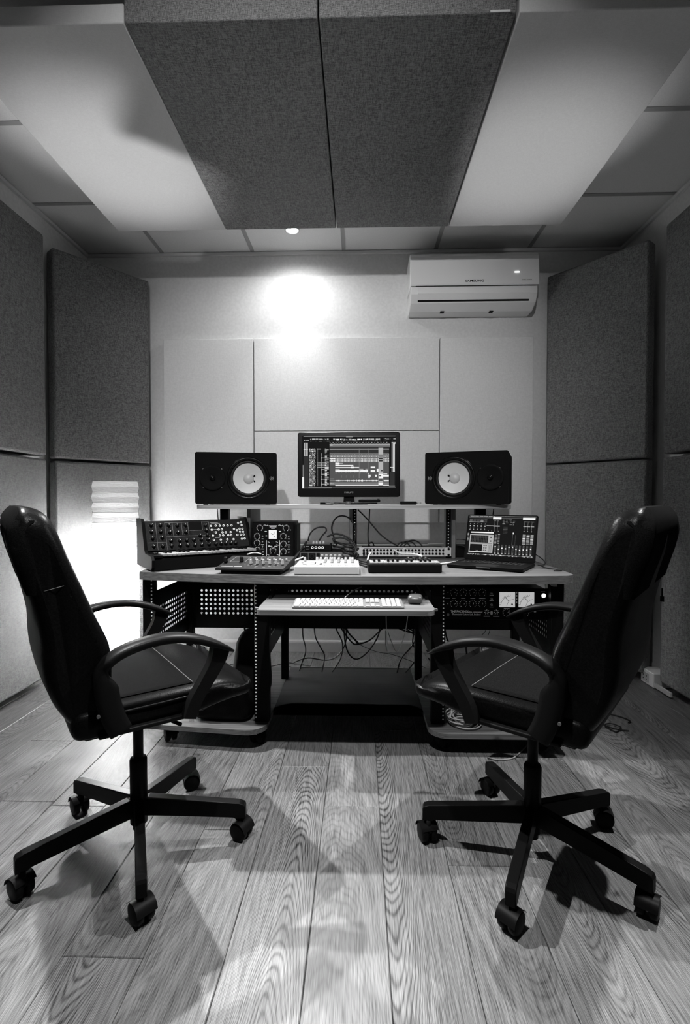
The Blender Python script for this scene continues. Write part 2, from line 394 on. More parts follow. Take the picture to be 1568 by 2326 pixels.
for z0, w1, w2 in ((.05, 'lower', 'behind the right chair'), (1.25, 'upper', 'right of the air conditioner')):
    panel('corner_panel', 'dark grey panel set across the right corner, the %s one, %s' % (w1, w2), .6, .09, 1.19, (cr[0] + nr.x * .045, cr[1] + nr.y * .045, z0 + .597), ar, 'cloth_side', .012, group='corner bass panels')
for z0, w1 in ((.045, 'lower'), (1.253, 'upper')):
    for yy in (2.12, .915):
        q = 'nearest the lamp' if yy > 2 else 'outside the frame towards the camera'
        panel('side_wall_panel', 'grey cloth panel on the left wall, %s one, %s' % (w1, q), .1, 1.2, 1.19, (-1.755, yy, z0 + .6), 0, 'cloth_side', .012, group='side wall panels')
        q = 'behind the right chair' if yy > 2 else 'outside the frame towards the camera'
        panel('side_wall_panel', 'dark grey cloth panel on the right wall, %s one, %s' % (w1, q), .1, 1.2, 1.19, (1.645, yy + .0, z0 + .6), 0, 'cloth_side', .012, group='side wall panels')

# ------------------------------------------------------------------ recessed downlights
def downlight(x, y, watts, cone, blend, ax, ay, label, spill=()):
    t = thing('recessed_downlight', label, 'ceiling light', (x, y, ZC), group='recessed ceiling lights')
    B().lathe([(.030, .012), (.032, .0), (.036, -.004), (.045, -.003), (.046, .003), (.030, .003)], n=28).build('trim_ring', M['trim'], t)
    B().lathe([(.0295, .003), (.028, -.005), (.018, -.011), (0, -.013)], n=24).build('lamp_lens', M['bulb'], t)
    for wt, cn, bl, aim in [(watts, cone, blend, (ax - x, ay - y, -2.65))] + [(q[0], q[1], q[2], (0, 0, -1)) for q in spill]:
        d = bpy.data.lights.new('downlight', 'SPOT'); d.energy = wt; d.spot_size = R(cn); d.spot_blend = bl; d.shadow_soft_size = .024
        o = bpy.data.objects.new('downlight_beam', d); COL.objects.link(o); o.parent = t; o.location = (0, 0, -.042)
        o.rotation_euler = Vector(aim).to_track_quat('-Z', 'Y').to_euler()
for (x, y, wt, cn, bl, ax, ay), lab in zip(DOWNLIGHTS, ('lit recessed spotlight in the ceiling tile in front of the wall panels', 'recessed spotlight in the ceiling above the left chair, out of view',
                                          'recessed spotlight in the ceiling above the right chair, out of view', 'recessed spotlight in the ceiling over the camera, out of view')):
    downlight(x, y, wt, cn, bl, ax, ay, lab, SPILL if y > 3 else ())

def added_uplight(x, y, watts, ax, ay, label):  # unseen lamp added to make a bright spot on a white ceiling panel
    t = thing('added_floor_uplight', label, 'added_uplight', (x, y, 0), group=None)
    B().lathe([(0, 0), (.04, 0), (.042, .004), (.042, .085), (.039, .088), (.036, .085), (.036, .07)], n=24).build('can', M['black'], t)
    B().lathe([(.0355, .07), (0, .072)], n=24).build('lamp_lens', M['bulb'], t)
    d = bpy.data.lights.new('added_uplight', 'SPOT'); d.energy = watts; d.spot_size = R(29); d.spot_blend = 1.0; d.shadow_soft_size = .025
    o = bpy.data.objects.new('added_uplight_beam', d); COL.objects.link(o); o.parent = t; o.location = (0, 0, .09)
    o.rotation_euler = Vector((ax - x, ay - y, 2.4)).to_track_quat('-Z', 'Y').to_euler()
added_uplight(*ADDED_UPLIGHTS[0], 'added black floor uplighter hidden behind the left chair beside the desk leg')
added_uplight(*ADDED_UPLIGHTS[1], 'added black floor uplighter hidden behind the right chair beside the desk')

t = thing('added_wall_spotlight', 'added stem-mounted spotlight, unseen behind the camera, brightening the back wall', 'ceiling light', (ADDED_WALL_SPOT[0], ADDED_WALL_SPOT[1], ZC))  # unseen lamp put in to light the back wall and air conditioner
B().cyl((0, 0, 0), (0, 0, -.012), .045, n=24).build('ceiling_rose', M['trim'], t)
B().cyl((0, 0, -.012), (0, 0, -.15), .007, n=10).build('stem', M['trim'], t)
aim = Vector(ADDED_WALL_SPOT[5]) - Vector((ADDED_WALL_SPOT[0], ADDED_WALL_SPOT[1], ZC - .18)); hd = aim.normalized()
B().lathe([(0, -.05), (.03, -.05), (.034, -.04), (.036, .05), (.033, .05), (.031, .03), (0, .03)], (0, 0, -.18), hd, 24).build('lamp_head', M['trim'], t)
d = bpy.data.lights.new('spotlight', 'SPOT'); d.energy = ADDED_WALL_SPOT[2]; d.spot_size = R(ADDED_WALL_SPOT[3]); d.spot_blend = ADDED_WALL_SPOT[4]; d.shadow_soft_size = .05
o = bpy.data.objects.new('added_spot_beam', d); COL.objects.link(o); o.parent = t; o.location = Vector((0, 0, -.18)) + hd * .11
o.rotation_euler = aim.to_track_quat('-Z', 'Y').to_euler()

# ------------------------------------------------------------------ paper floor lamp
lamp = thing('floor_lamp', 'tall square rice paper floor lamp glowing in the left corner', 'lamp', (-1.395, 2.862, 0), R(25))
zs = [.045, .07, .16, .27, .37, .47, .57, .67, .76, .83, .895, .95, 1.005, 1.06, 1.122]
hw = .117; ring = []
for zi, z in enumerate(zs):
    for sub in ((0, .5) if zi < len(zs) - 1 else (0,)):
        zz = z + (zs[min(zi + 1, len(zs) - 1)] - z) * sub; bulge = -.004 if sub == 0 else .003
        ring.append([(sx * (hw + bulge + rnd.uniform(-.0015, .0015)), sy * (hw + bulge), zz + rnd.uniform(-.002, .002)) for (sx, sy) in
                     ((-1, -1), (-.5, -1), (0, -1), (.5, -1), (1, -1), (1, 0), (1, 1), (0, 1), (-1, 1), (-1, 0))])
n = 10
B().faces_from  # shade: a creased paper prism; its top face is added to block upward light
b = B(); b.faces_from([p for r_ in ring for p in r_], [(i * n + k, i * n + (k + 1) % n, (i + 1) * n + (k + 1) % n, (i + 1) * n + k) for i in range(len(ring) - 1) for k in range(n)], False)
b.b.faces.new([b.b.verts[:][-n + i] for i in range(n)]); b.build('paper_shade', M['paper'], lamp)
for z in zs:
    b = B(); b.tube([(-hw, -hw, z), (hw, -hw, z), (hw, hw, z), (-hw, hw, z)], .0012, 5, True); b.build('wire_ring', M['printd'], lamp)
B().box(-.1, .1, -.1, .1, .0, .012, .003).box(-.012, .012, -.012, .012, .012, .40).build('lamp_base', M['black'], lamp)
B().lathe([(.0, .40), (.014, .40), (.014, .44), (.03, .47), (.034, .50), (.026, .53), (0, .54)], n=16).build('bulb', M['bulb'], lamp)
ld = bpy.data.lights.new('lamp_light', 'POINT'); ld.energy = LAMP_W; ld.shadow_soft_size = .045
lo = bpy.data.objects.new('lamp_glow', ld); COL.objects.link(lo); lo.parent = lamp; lo.location = (0, 0, .56)
B().box(-.112, .112, -.112, .112, .845, .8465).build('added_diffuser', M['paper'], lamp)  # unseen sheet added to dim the upper shade and the ceiling above

# ------------------------------------------------------------------ air conditioner
ac = thing('air_conditioner', 'white wall-mounted split air conditioner high on the back wall', 'air conditioner', (.705, YB, 2.215))
prof = [(0, 0), (-.10, 0), (-.165, .03), (-.195, .075), (-.20, .118), (0, .118)]
B().prism(prof, -.39, .39, 'x', bev=.006).build('lower_housing', M['acw'], ac)
B().prism([(0, .121), (-.208, .121), (-.212, .13), (-.205, .30), (-.195, .318), (0, .322)], -.395, .395, 'x', bev=.006).build('front_cover', M['acw'], ac)
B().prism([(-.2035, .112), (-.2, .078), (-.178, .046), (-.172, .048), (-.19, .08), (-.196, .112)], -.345, .345, 'x').build('air_flap', M['acw'], ac)
B().prism([(-.179, .0455), (-.170, .037), (-.160, .034), (-.168, .046)], -.343, .343, 'x').build('flap_gap', M['matte'], ac)
B().box(-.36, .39, -.2095, -.203, .1185, .1205).build('cover_gap', M['matte'], ac)
B().box(.244, .272, -.2135, -.2105, .196, .2).build('status_light', M['led'], ac)
text('SAMSUNG', .020, M['matte'], ac, (.0, -.2125, .146), name='lettering', sx=1.25)
text('DIGITAL INVERTER', .0075, M['matte'], ac, (.318, -.2125, .149), name='small_lettering', sx=.95)
for x in (-.18, .13): B().box(x - .012, x + .012, -.11, -.08, -.003, .001).build('screw_cover', M['matte'], ac)

# ------------------------------------------------------------------ studio desk
desk = thing('studio_desk', 'wooden studio workstation desk with black metal racks and raised shelf', 'desk', (0, 0, 0))
def bowed(x0, x1, yb, ys, r, n=5):
    """top outline: back edge straight, front edge through ys [(x,y)...], rounded front corners"""
    fr = smooth_pts([(x, y, 0) for x, y in ys], 4); fr = [(p.x, p.y) for p in fr]
    return fr + [(x1, yb), (x0, yb)]
ys = [(-.912, 2.10), (-.907, 2.075), (-.885, 2.047), (-.64, 1.999), (-.37, 1.962), (-.1, 1.953), (.2, 1.957), (.48, 1.968), (.74, 1.985), (.815, 1.995), (.845, 2.02), (.852, 2.06)]
def board(name, poly, z0, z1, parent=desk, mats=('desk', 'edge')):
    b = B(); n_ = len(poly)
    v = b.faces_from([(x, y, z0) for x, y in poly] + [(x, y, z1) for x, y in poly], [])
    f = b.b.faces.new([v[i] for i in range(n_ - 1, -1, -1)]); g = b.b.faces.new([v[n_ + i] for i in range(n_)])
    for i in range(n_):
        e = b.b.faces.new((v[i], v[(i + 1) % n_], v[n_ + (i + 1) % n_], v[n_ + i])); e.material_index = 1
    return b.build(name, [M[q] for q in mats], parent)
board('desktop', bowed(-.912, .852, 2.86, ys, .03), .690, .722)
board('keyboard_tray', rounded(-.367, .270, 1.772, 2.13, (.02, .04, .005, .005)), .610, .628)
board('shelf', rounded(-.79, .722, 2.42, 2.74, .02), .975, .995, desk, ('shelfw_lit', 'shelfw_lit'))
# base: two feet joined by a set-back bridge
A_ = [(-.90, 2.06), (-.88, 2.04), (-.47, 2.0)]
def arc(cx, cy, r, a0, a1, n=7): return [(cx + r * math.cos(a0 + (a1 - a0) * i / n), cy + r * math.sin(a0 + (a1 - a0) * i / n)) for i in range(n + 1)]
foot_l = [(-.90, 2.07), (-.885, 2.047)] + arc(-.455, 2.075, .075, -PI / 2 - .05, 0) + [(-.38, 2.78), (-.90, 2.78)]
foot_r = arc(.355, 2.067, .075, PI, 1.5 * PI) + [(.80, 1.993)] + arc(.80, 2.033, .04, -PI / 2, 0) + [(.84, 2.78), (.28, 2.78)]
board('base_foot', foot_l, .072, .092); board('base_foot', foot_r, .072, .092)
bridge = [(-.3795, 2.198)] + arc(-.30, 2.198, .08, PI, PI / 2) + arc(.20, 2.198, .08, PI / 2, 0) + [(.2795, 2.198), (.2795, 2.779), (-.3795, 2.779)]
B().prism(bridge, .0715, .0915, 'z').build('base_bridge', M['bridge'], desk)
def caster_bm(r=.03, wd=.046, top=.062):
    b = B()
    for s in (-1, 1):
        y = s * wd * .27
        b.lathe([(0, -wd * .2), (r * .72, -wd * .2), (r * .95, -wd * .15), (r, -wd * .06), (r, wd * .06), (r * .95, wd * .15), (r * .72, wd * .2), (0, wd * .2)], (0, y, r), (0, 1, 0), 18)
    b.prism([(r * 1.04 * math.cos(t), r + r * 1.04 * math.sin(t)) for t in [R(a) for a in range(20, 190, 17)]] + [(-r * .5, r * .8), (r * .3, r * .8)], -wd * .07, wd * .07, 'y')
    hood = [(r * 1.08 * math.cos(R(a)), r + r * 1.08 * math.sin(R(a))) for a in range(30, 186, 13)]
    m_ = len(hood); vs = [(x, y, z) for y in (-wd * .5, wd * .5) for x, z in hood]
    b.faces_from(vs, [(i, i + 1, m_ + i + 1, m_ + i) for i in range(m_ - 1)], True)
    b.cyl((r * .35, 0, r), (r * .35, 0, top), .008, n=10)
    return b
cb_ = caster_bm(.031, .05, .074); co = cb_.build('caster', M['blackp'], desk); co.location = (-.80, 2.10, 0); co.rotation_euler = (0, 0, 2.2)
for x, y, a in ((-.425, 2.09, 1.2), (.345, 2.07, 2.0), (.74, 2.07, .5), (-.82, 2.70, .4), (.76, 2.70, 1.0)):
    rep('caster', co.data, desk, (x, y, 0), (0, 0, a))
for x in (-.43, .345): B().box(x - .006, x + .006, 2.055, 2.067, .050, .071).build('caster_brake', M['grey'], desk)
def post(x0, x1, y0, y1, z0, z1, holes=None, name='upright'):
    p = B().box(x0, x1, y0, y1, z0, z1, .003, 1).build(name, M['black'], desk)
    if holes is not None:
        b = B(); z = z0 + .02
        while z < z1 - .01:
            for dz in (0, .0158, .0316):
                if z + dz < z1: b.cyl((holes, y0 - .0006, z + dz), (holes, y0 + .0004, z + dz), .0032, n=8)
            z += .0445
        tag(b.build('rack_holes', M['print'], p), kind='stuff')
    return p
post(-.915, -.868, 2.10, 2.14, .092, .690, -.876)
post(-.437, -.376, 2.08, 2.12, .092, .690, -.431)
post(.296, .352, 2.08, 2.12, .092, .690, .345)
post(.785, .838, 2.088, 2.127, .092, .690)
for x0, x1 in ((-.898, -.862), (-.404, -.368), (.284, .320), (.778, .815)): post(x0, x1, 2.58, 2.62, .092, .690)
def perf(name, nx, nz, pitch, rad, ml, mr, mb, mt, loc, rz):
    """sheet with real round holes; local x along the sheet, z up"""
    b = B(); K = 8; V = {}
    def P(x, z):
        k = (round(x, 5), round(z, 5))
        if k not in V: V[k] = b.b.verts.new((x, 0, z))
        return V[k]
    for i in range(nx):
        for j in range(nz):
            cx, cz, h = ml + pitch * (i + .5), mb + pitch * (j + .5), pitch / 2
            out = [(h, 0), (h, h), (0, h), (-h, h), (-h, 0), (-h, -h), (0, -h), (h, -h)]
            for q in range(K):
                a0, a1 = 2 * PI * q / K, 2 * PI * (q + 1) / K; o0, o1 = out[q], out[(q + 1) % K]
                b.b.faces.new((P(cx + rad * math.cos(a0), cz + rad * math.sin(a0)), P(cx + o0[0], cz + o0[1]), P(cx + o1[0], cz + o1[1]), P(cx + rad * math.cos(a1), cz + rad * math.sin(a1))))
    W, H = ml + nx * pitch + mr, mb + nz * pitch + mt
    for (x0, x1, z0, z1) in ((0, W, 0, mb), (0, W, H - mt, H), (0, ml, mb, H - mt), (W - mr, W, mb, H - mt)):
        if x1 - x0 > 1e-4 and z1 - z0 > 1e-4: b.quad((x0, 0, z0), (x1, 0, z0), (x1, 0, z1), (x0, 0, z1))
    o = b.build(name, M['black'], desk); o.location = loc; o.rotation_euler = (0, 0, rz)
    sm = o.modifiers.new('thickness', 'SOLIDIFY'); sm.thickness = .0015
    return o
perf('perforated_back_panel', 71, 6, .0237, .0066, .03, .02, .065, .065, (-.863, 2.602, .352), 0)
for x, y0 in ((-.882, 2.14), (.806, 2.14), (-.386, 2.12), (.304, 2.12)):
    perf('perforated_side_panel', 16, 6, .0237, .0066, .04, 2.58 - y0 - .04 - 16 * .0237, .065, .065, (x, y0, .352), PI / 2)
B().box(-.868, -.437, 2.58, 2.60, .63, .69).box(-.404, .284, 2.58, 2.60, .60, .69).box(.352, .778, 2.58, 2.60, .63, .69).build('rear_rail', M['black'], desk)
B().box(-.37, .29, 2.12, 2.135, .665, .69).build('front_rail', M['black'], desk)
for x in (-.352, .262): B().box(x - .006, x + .006, 1.98, 2.3, .629, .640).box(x - .004, x + .004, 2.1, 2.5, .640, .69).build('tray_runner', M['black'], desk)
for x in (-.369, .272): B().box(x - .006, x + .006, 1.795, 1.805, .622, .632, .002).build('tray_stop', M['alu'], desk)
B().prism([(.752, .689), (.80, .689), (.80, .667), (.785, .667)], 2.065, 2.085, 'y').build('corner_bracket', M['grey'], desk)
# shelf uprights in wood with rack strips
for x0, x1, yy in ((-.567, -.549, 2.53), (-.052, -.034, 2.56), (.464, .484, 2.56)):
    B().box(x0, x1, yy, 2.80, .722, .975, .002, 1).build('shelf_upright', M['deskv'], desk)
B().box(.440, .4635, 2.585, 2.60, .722, .975).build('rack_strip', M['black'], desk)
rs = B().box(-.034, -.014, 2.585, 2.60, .722, .975).build('rack_strip', M['black'], desk)
for x, z0 in ((-.024, 0), (.452, 0)):
    b = B()
    for i in range(16): b.cyl((x, 2.5842, .735 + i * .0152), (x, 2.5852, .735 + i * .0152), .0028, n=8)
    tag(b.build('rack_holes', M['print'], desk), kind='stuff')
for x0, x1 in ((-.745, -.700), (.61, .665)): B().box(x0, x1, 2.68, 2.72, .722, .975, .003, 1).build('shelf_post', M['black'], desk)
B().box(-.33, .24, 2.77, 2.779, .0925, .0945).build('cable_tie_rail', M['grey'], desk)

# ------------------------------------------------------------------ loudspeakers
def speaker(name, label, loc, rz, flip):
    t = thing(name, label, 'speaker', loc, rz, 'studio loudspeakers')
    s = -1 if flip else 1
    out = rounded(-.195, .195, -.125, .125, .009, 3); wx, wz = s * .057, 0.0; RH = .0885
    def hit(a):
        c, s_ = math.cos(a), math.sin(a); best = None
        for i in range(len(out)):
            (x0, z0), (x1, z1) = out[i], out[(i + 1) % len(out)]; dx, dz = x1 - x0, z1 - z0; den = c * dz - s_ * dx
            if abs(den) < 1e-12: continue
            t_ = ((x0 - wx) * dz - (z0 - wz) * dx) / den; u_ = (s_ * (x0 - wx) - c * (z0 - wz)) / -den if abs(den) > 0 else 0
            px_, pz_ = wx + c * t_, wz + s_ * t_
            k_ = ((px_ - x0) * dx + (pz_ - z0) * dz) / (dx * dx + dz * dz)
            if t_ > 0 and -1e-6 <= k_ <= 1 + 1e-6 and (best is None or t_ < best): best = t_
        return (wx + c * best, wz + s_ * best)
    angs = sorted([2 * PI * i / 64 for i in range(64)] + [math.atan2(z - wz, x - wx) % (2 * PI) for x, z in out])
    n_ = len(angs); rim = [hit(a) for a in angs]
    vs = [(wx + RH * math.cos(a), 0, wz + RH * math.sin(a)) for a in angs] + [(x, 0, z) for x, z in rim] + [(x, .33, z) for x, z in rim] + [(wx + RH * math.cos(a), .04, wz + RH * math.sin(a)) for a in angs]
    b = B(); v = b.faces_from(vs, [(i, (i + 1) % n_, n_ + (i + 1) % n_, n_ + i) for i in range(n_)] + [(n_ + i, n_ + (i + 1) % n_, 2 * n_ + (i + 1) % n_, 2 * n_ + i) for i in range(n_)]
                              + [(i, (i + 1) % n_, 3 * n_ + (i + 1) % n_, 3 * n_ + i) for i in range(n_)])
    b.b.faces.new(v[2 * n_:3 * n_]); bmesh.ops.remove_doubles(b.b, verts=b.b.verts[:], dist=1e-6)
    b.build('cabinet', M['matte'], t)
    b = B(); b.lathe([(.0885, .012), (.0885, 0), (.092, -.003), (.097, -.004), (.101, -.003), (.104, 0)], (wx, 0, wz), (0, 1, 0), 48); b.build('woofer_ring', M['blackg'], t)
    b = B(); b.lathe([(.0887, .012), (.084, .006), (.079, .006), (.0735, .011)], (wx, 0, wz), (0, 1, 0), 48); b.build('surround', M['rubber'], t)
    b = B(); b.lathe([(.0737, .011), (.060, .019), (.042, .029), (.026, .036)], (wx, 0, wz), (0, 1, 0), 48); b.build('cone', M['cone'], t)
    b = B(); b.lathe([(.0262, .036), (.024, .030), (.018, .0255), (.009, .023), (0, .0225)], (wx, 0, wz), (0, 1, 0), 32); b.build('dust_cap', M['cap'], t)
    b = B()
    for dz in (-.0135, .0135):
        b.cyl((wx + s * .0285, .034, dz), (wx + s * .0285, .028, dz), .0042, n=10); b.tube([(wx + s * .0285, .031, dz), (wx + s * .022, .032, dz * .72)], .0016, 6)
    b.build('cone_terminals', M['matte'], t)
    tx_, tz = s * -.113, 0.0
    b = B(); b.lathe([(.062, 0), (.0615, -.004), (.057, -.006), (.052, -.0055), (.03, -.002), (.022, -.0012)], (tx_, 0, tz), (0, 1, 0), 40); b.build('tweeter_waveguide', M['matte'], t)
    b = B(); b.lathe([(.014, -.0015), (.012, -.006), (.006, -.009), (0, -.0095)], (tx_, 0, tz), (0, 1, 0), 20); b.build('tweeter_dome', M['blackg'], t)
    for dx in (-.043, .043):
        for dz in (-.043, .043): B().cyl((tx_ + dx, 0, tz + dz), (tx_ + dx, -.0035, tz + dz), .003, n=8).build('screw', M['grey'], t)
    b = B(); ex = s * .168
    b.lathe([(.0085, 0), (.0085, -.0015), (.0065, -.0015), (.0065, 0)], (ex, 0, 0), (0, 1, 0), 20)
    for k in range(3):
        a = R(90 + 120 * k); b.tube([(ex, -.001, 0), (ex + .0065 * math.cos(a), -.001, .0065 * math.sin(a))], .0009, 5)
    b.build('emblem', M['printd'], t); B().box(ex + s * .011 - .0012, ex + s * .011 + .0012, -.0012, 0, -.009, .009).build('emblem_bar', M['printd'], t)
    for dx in (-.15, .15):
        for dy in (.04, .28): B().cyl((dx, dy, -.125), (dx, dy, -.1285), .012, n=12).build('foot_pad', M['rubber'], t)
    return t
speaker('studio_monitor', 'black loudspeaker lying on its side at the left end of the shelf', (-.598, 2.445, .995 + .1285), R(10), False)
speaker('studio_monitor', 'black loudspeaker lying on its side at the right end of the shelf', (.505, 2.43, .995 + .1285), R(-19), True)

# ------------------------------------------------------------------ monitor with audio session on screen
def pic(name, parent, rects, W, H, y, base):
    """rects (x0,z0,x1,z1,grey index) in 0..1 from the top left; drawn in layers just proud of the panel"""
    b = B()
    for i, (x0, z0, x1, z1, g) in enumerate(rects):
        b.mi = g; d = y - .00012 * (1 + i * .004)
        b.quad(((x0 - .5) * W, d, (.5 - z0) * H), ((x1 - .5) * W, d, (.5 - z0) * H), ((x1 - .5) * W, d, (.5 - z1) * H), ((x0 - .5) * W, d, (.5 - z1) * H))
    return tag(b.build(name, EM, parent, recalc=False), kind='stuff')
mon = thing('computer_monitor', 'black widescreen monitor showing an audio session on the shelf', 'monitor', (-.055, 2.60, .995))
b = B(); b.prism(rounded(-.2615, .2615, .038, .368, .012, 4), -.012, .014, 'y', bev=.004); b.prism(rounded(-.20, .20, .07, .33, .02, 3), .014, .045, 'y', bev=.01); b.build('housing', M['blackg'], mon)
SW, SH = .476, .268; sc = thing('display', None, None); del_ = sc; bpy.data.objects.remove(sc)
scr = B().box(-SW / 2, SW / 2, -.0135, -.0122, -SH / 2, SH / 2).build('screen', EM[0], mon); scr.location = (0, 0, .216)
rr = []
px = lambda v: (v - 110) / 1327.0
pz = lambda v: (v - 140) / 757.0
def rc(x0, z0, x1, z1, g): rr.append((px(x0), pz(z0), px(x1), pz(z1), g))
rc(130, 143, 1435, 150, 4); rc(735, 150, 830, 162, 3); rc(110, 735, 137, 897, 5); rc(116, 560, 133, 735, 3); rc(135, 885, 530, 895, 4); rc(530, 886, 1437, 893, 3); rc(135, 428, 200, 890, 1)
rr_ = random.Random(3)
for z0, z1, x0, x1 in ((178, 198, 225, 500), (213, 222, 225, 500), (180, 205, 553, 700), (182, 208, 705, 890), (180, 204, 895, 1225), (213, 223, 520, 1225), (180, 192, 1270, 1437), (212, 222, 1270, 1400), (195, 215, 138, 205)):
    x = x0
    while x < x1 - 8:
        w_ = rr_.choice((8, 12, 18, 26, 40)); rc(x, z0 + rr_.uniform(0, 6), min(x + w_, x1), z1 - rr_.uniform(0, 6), rr_.choice((3, 4, 5, 4))); x += w_ + rr_.choice((5, 8, 14))
for k in range(20): rc(502 + k * 42.5, 234, 512 + k * 42.5, 244, 4); rc(522 + k * 42.5, 246, 532 + k * 42.5, 255, 3)
rc(135, 240, 190, 430, 4); rc(150, 245, 158, 425, 2); rc(130, 332, 192, 338, 5); rc(175, 245, 182, 425, 3)
for z in range(320, 860, 14):
    if 365 < z < 388: continue
    x = 212
    while x < 295:
        w_ = rr_.choice((6, 9, 14, 22)); rc(x, z + rr_.uniform(0, 3), min(x + w_, 299), z + 9 + rr_.uniform(0, 3), rr_.choice((3, 4, 5, 4))); x += w_ + rr_.choice((3, 6, 9))
for z in range(322, 860, 12): rc(325, z, 334, z + 6, 3)
for z in range(395, 860, 17): rc(378, z, 388, z + 10, 4)
for z in (455, 527, 557, 588, 620, 690, 762, 832): rc(380 if z not in (527, 557, 588) else 322, z, 490, z + 7, 4)
for z in range(322, 860, 15):
    if rr_.random() < .8: rc(433, z, 433 + rr_.choice((20, 30, 55)), z + 8, rr_.choice((3, 4, 5)))
rc(320, 325, 378, 336, 4)
rc(500, 256, 1357, 308, 3); rc(500, 264, 1357, 272, 4); rc(505, 262, 545, 284, 4); rc(500, 290, 1357, 296, 2); rc(500, 308, 1345, 320, 0)
rc(500, 320, 1345, 860, 2); rc(500, 342, 1345, 388, 1); rc(500, 334, 1345, 340, 4); rc(500, 392, 1345, 398, 3)
rc(500, 408, 1345, 448, 3); rc(500, 455, 1345, 482, 3); rc(500, 488, 1345, 512, 3)
for z in (410, 433, 458, 472, 492, 505):
    for k in range(53): rc(502 + k * 16, z + (k % 2) * 3, 513 + k * 16, z + 8 + (k % 2) * 3, 5 if k % 3 else 4)
rc(500, 463, 580, 474, 5); rc(500, 498, 580, 506, 5)
rc(582, 526, 640, 545, 5); rc(640, 531, 690, 540, 4); rc(582, 553, 640, 576, 5); rc(640, 560, 838, 572, 5); rc(582, 585, 925, 592, 3); rc(582, 592, 925, 603, 5); rc(805, 584, 845, 608, 5)
rc(582, 617, 645, 626, 4)
for k in range(58): h_ = rr_.uniform(9, 17); rc(582 + k * 8, 647 - h_, 590 + k * 8, 647 + h_, 5)
for z0, x0, x1 in ((672, 585, 610), (672, 925, 948), (672, 1010, 1034), (617, 925, 980), (617, 1010, 1040)): rc(x0, z0, x1, z0 + 8, 4)
for x0, x1, z0, z1 in ((1085, 1150, 584, 606), (1085, 1150, 635, 662), (1170, 1195, 617, 658), (1045, 1085, 702, 730), (1150, 1170, 702, 730), (1045, 1062, 687, 694), (1050, 1075, 738, 746), (1262, 1342, 702, 728), (1265, 1320, 686, 694)): rc(x0, z0, x1, z1, 5)
for x in (918, 1046): rc(x, 322, x + 6, 750, 3)
for x in (672, 735, 800, 840): rc(x, 712, x + 3, 745, 3)
for k in range(78): h_ = rr_.uniform(3, 9) + (6 if rr_.random() < .15 else 0); rc(582 + k * 7.8, 787 - h_, 590 + k * 7.8, 787 + h_, 5)
rc(1270, 778, 1342, 797, 5); rc(500, 784, 580, 790, 4); rc(500, 758, 565, 766, 4); rc(500, 810, 1345, 845, 3); rc(505, 815, 532, 825, 4); rc(582, 846, 1345, 860, 5); rc(500, 828, 565, 834, 4)
rc(1195, 315, 1262, 860, 4); rc(1195, 410, 1262, 450, 3); rc(1200, 455, 1255, 480, 1); rc(1200, 488, 1255, 512, 1); rc(1198, 690, 1262, 752, 5); rc(1205, 710, 1235, 724, 1); rc(1235, 632, 1252, 652, 0); rc(1200, 756, 1255, 790, 2); rc(1196, 820, 1255, 850, 5)
rc(1380, 235, 1437, 260, 4); rc(1380, 250, 1425, 660, 3); rc(1405, 250, 1425, 660, 5); rc(1362, 592, 1405, 598, 5); rc(1360, 665, 1425, 865, 1); rc(1345, 860, 1430, 868, 3)
pic('session_picture', scr, rr, SW, SH, -.0136, None)
text('PHILIPS', .012, M['printd'], mon, (0, -.0125, .061), name='lettering', sx=1.2)
B().prism([(-.028, .012), (.03, .012), (.026, .06), (-.024, .06)], .0, .035, 'y').build('neck', M['blackg'], mon)
B().prism(rounded(-.145, .145, -.085, .095, .03, 5), .0, .010, 'z', bev=.003).build('foot', M['blackg'], mon)
# small things on the shelf
def small(o, loc, label, cat, group=None): o.location = loc; return tag(o, label, cat, group)
t = thing('pocket_recorder', 'small black handheld gadget with a wrist loop on the shelf beside the monitor', 'gadget', (.245, 2.50, .995))
B().box(-.045, .035, -.018, .018, 0, .016, .004).build('body', M['blackp'], t)
B().tube(smooth_pts([(.035, 0, .008), (.047, -.012, .008), (.058, 0, .008), (.047, .012, .008)], 4, True), .0018, 6, True).build('wrist_loop', M['steel'], t)
small(B().prism([(-.075, -.03), (.07, -.04), (.08, .03), (-.06, .04)], 0, .002).build('paper_sheet', M['white']), (.115, 2.50, .9952), 'white paper slip lying right of the monitor foot', 'paper')
small(B().prism([(-.075, -.03), (.05, -.04), (.06, .03), (-.06, .04)], 0, .0015).build('paper_sheet', M['white']), (.09, 2.505, .9975), 'white paper slip, the upper one beside the monitor foot', 'paper')
small(B().box(-.055, .055, -.02, .02, 0, .014, .004).box(.04, .052, -.016, .016, .0145, .017).build('external_drive', M['blackp']), (.05, 2.585, 1.0065), 'flat black box lying on the monitor foot at its right', 'box')
kb_ = thing('key_bunch', 'bunch of keys lying in front of the monitor foot', 'keys', (-.118, 2.475, .995))
B().tube([(.012 * math.cos(R(a)), .012 * math.sin(R(a)), .002) for a in range(0, 360, 24)], .0011, 6, True).build('key_ring', M['steel'], kb_)
for k, a in enumerate((20, 75, 150, 200)):
    o = B().cyl((.017, 0, 0), (.017, 0, .0022), .009, n=12).box(.022, .05, -.0028, .0028, 0, .002).build('key', M['grey'], kb_); o.location = (0, 0, .0008 + .0022 * k); o.rotation_euler = (0, 0, R(a))
small(B().lathe([(0, 0), (.013, 0), (.0145, .003), (.0145, .012), (.011, .016), (0, .0165)], n=20).build('volume_knob', M['alu']), (-.055, 2.472, .995), 'small round metal puck in front of the monitor foot', 'puck')

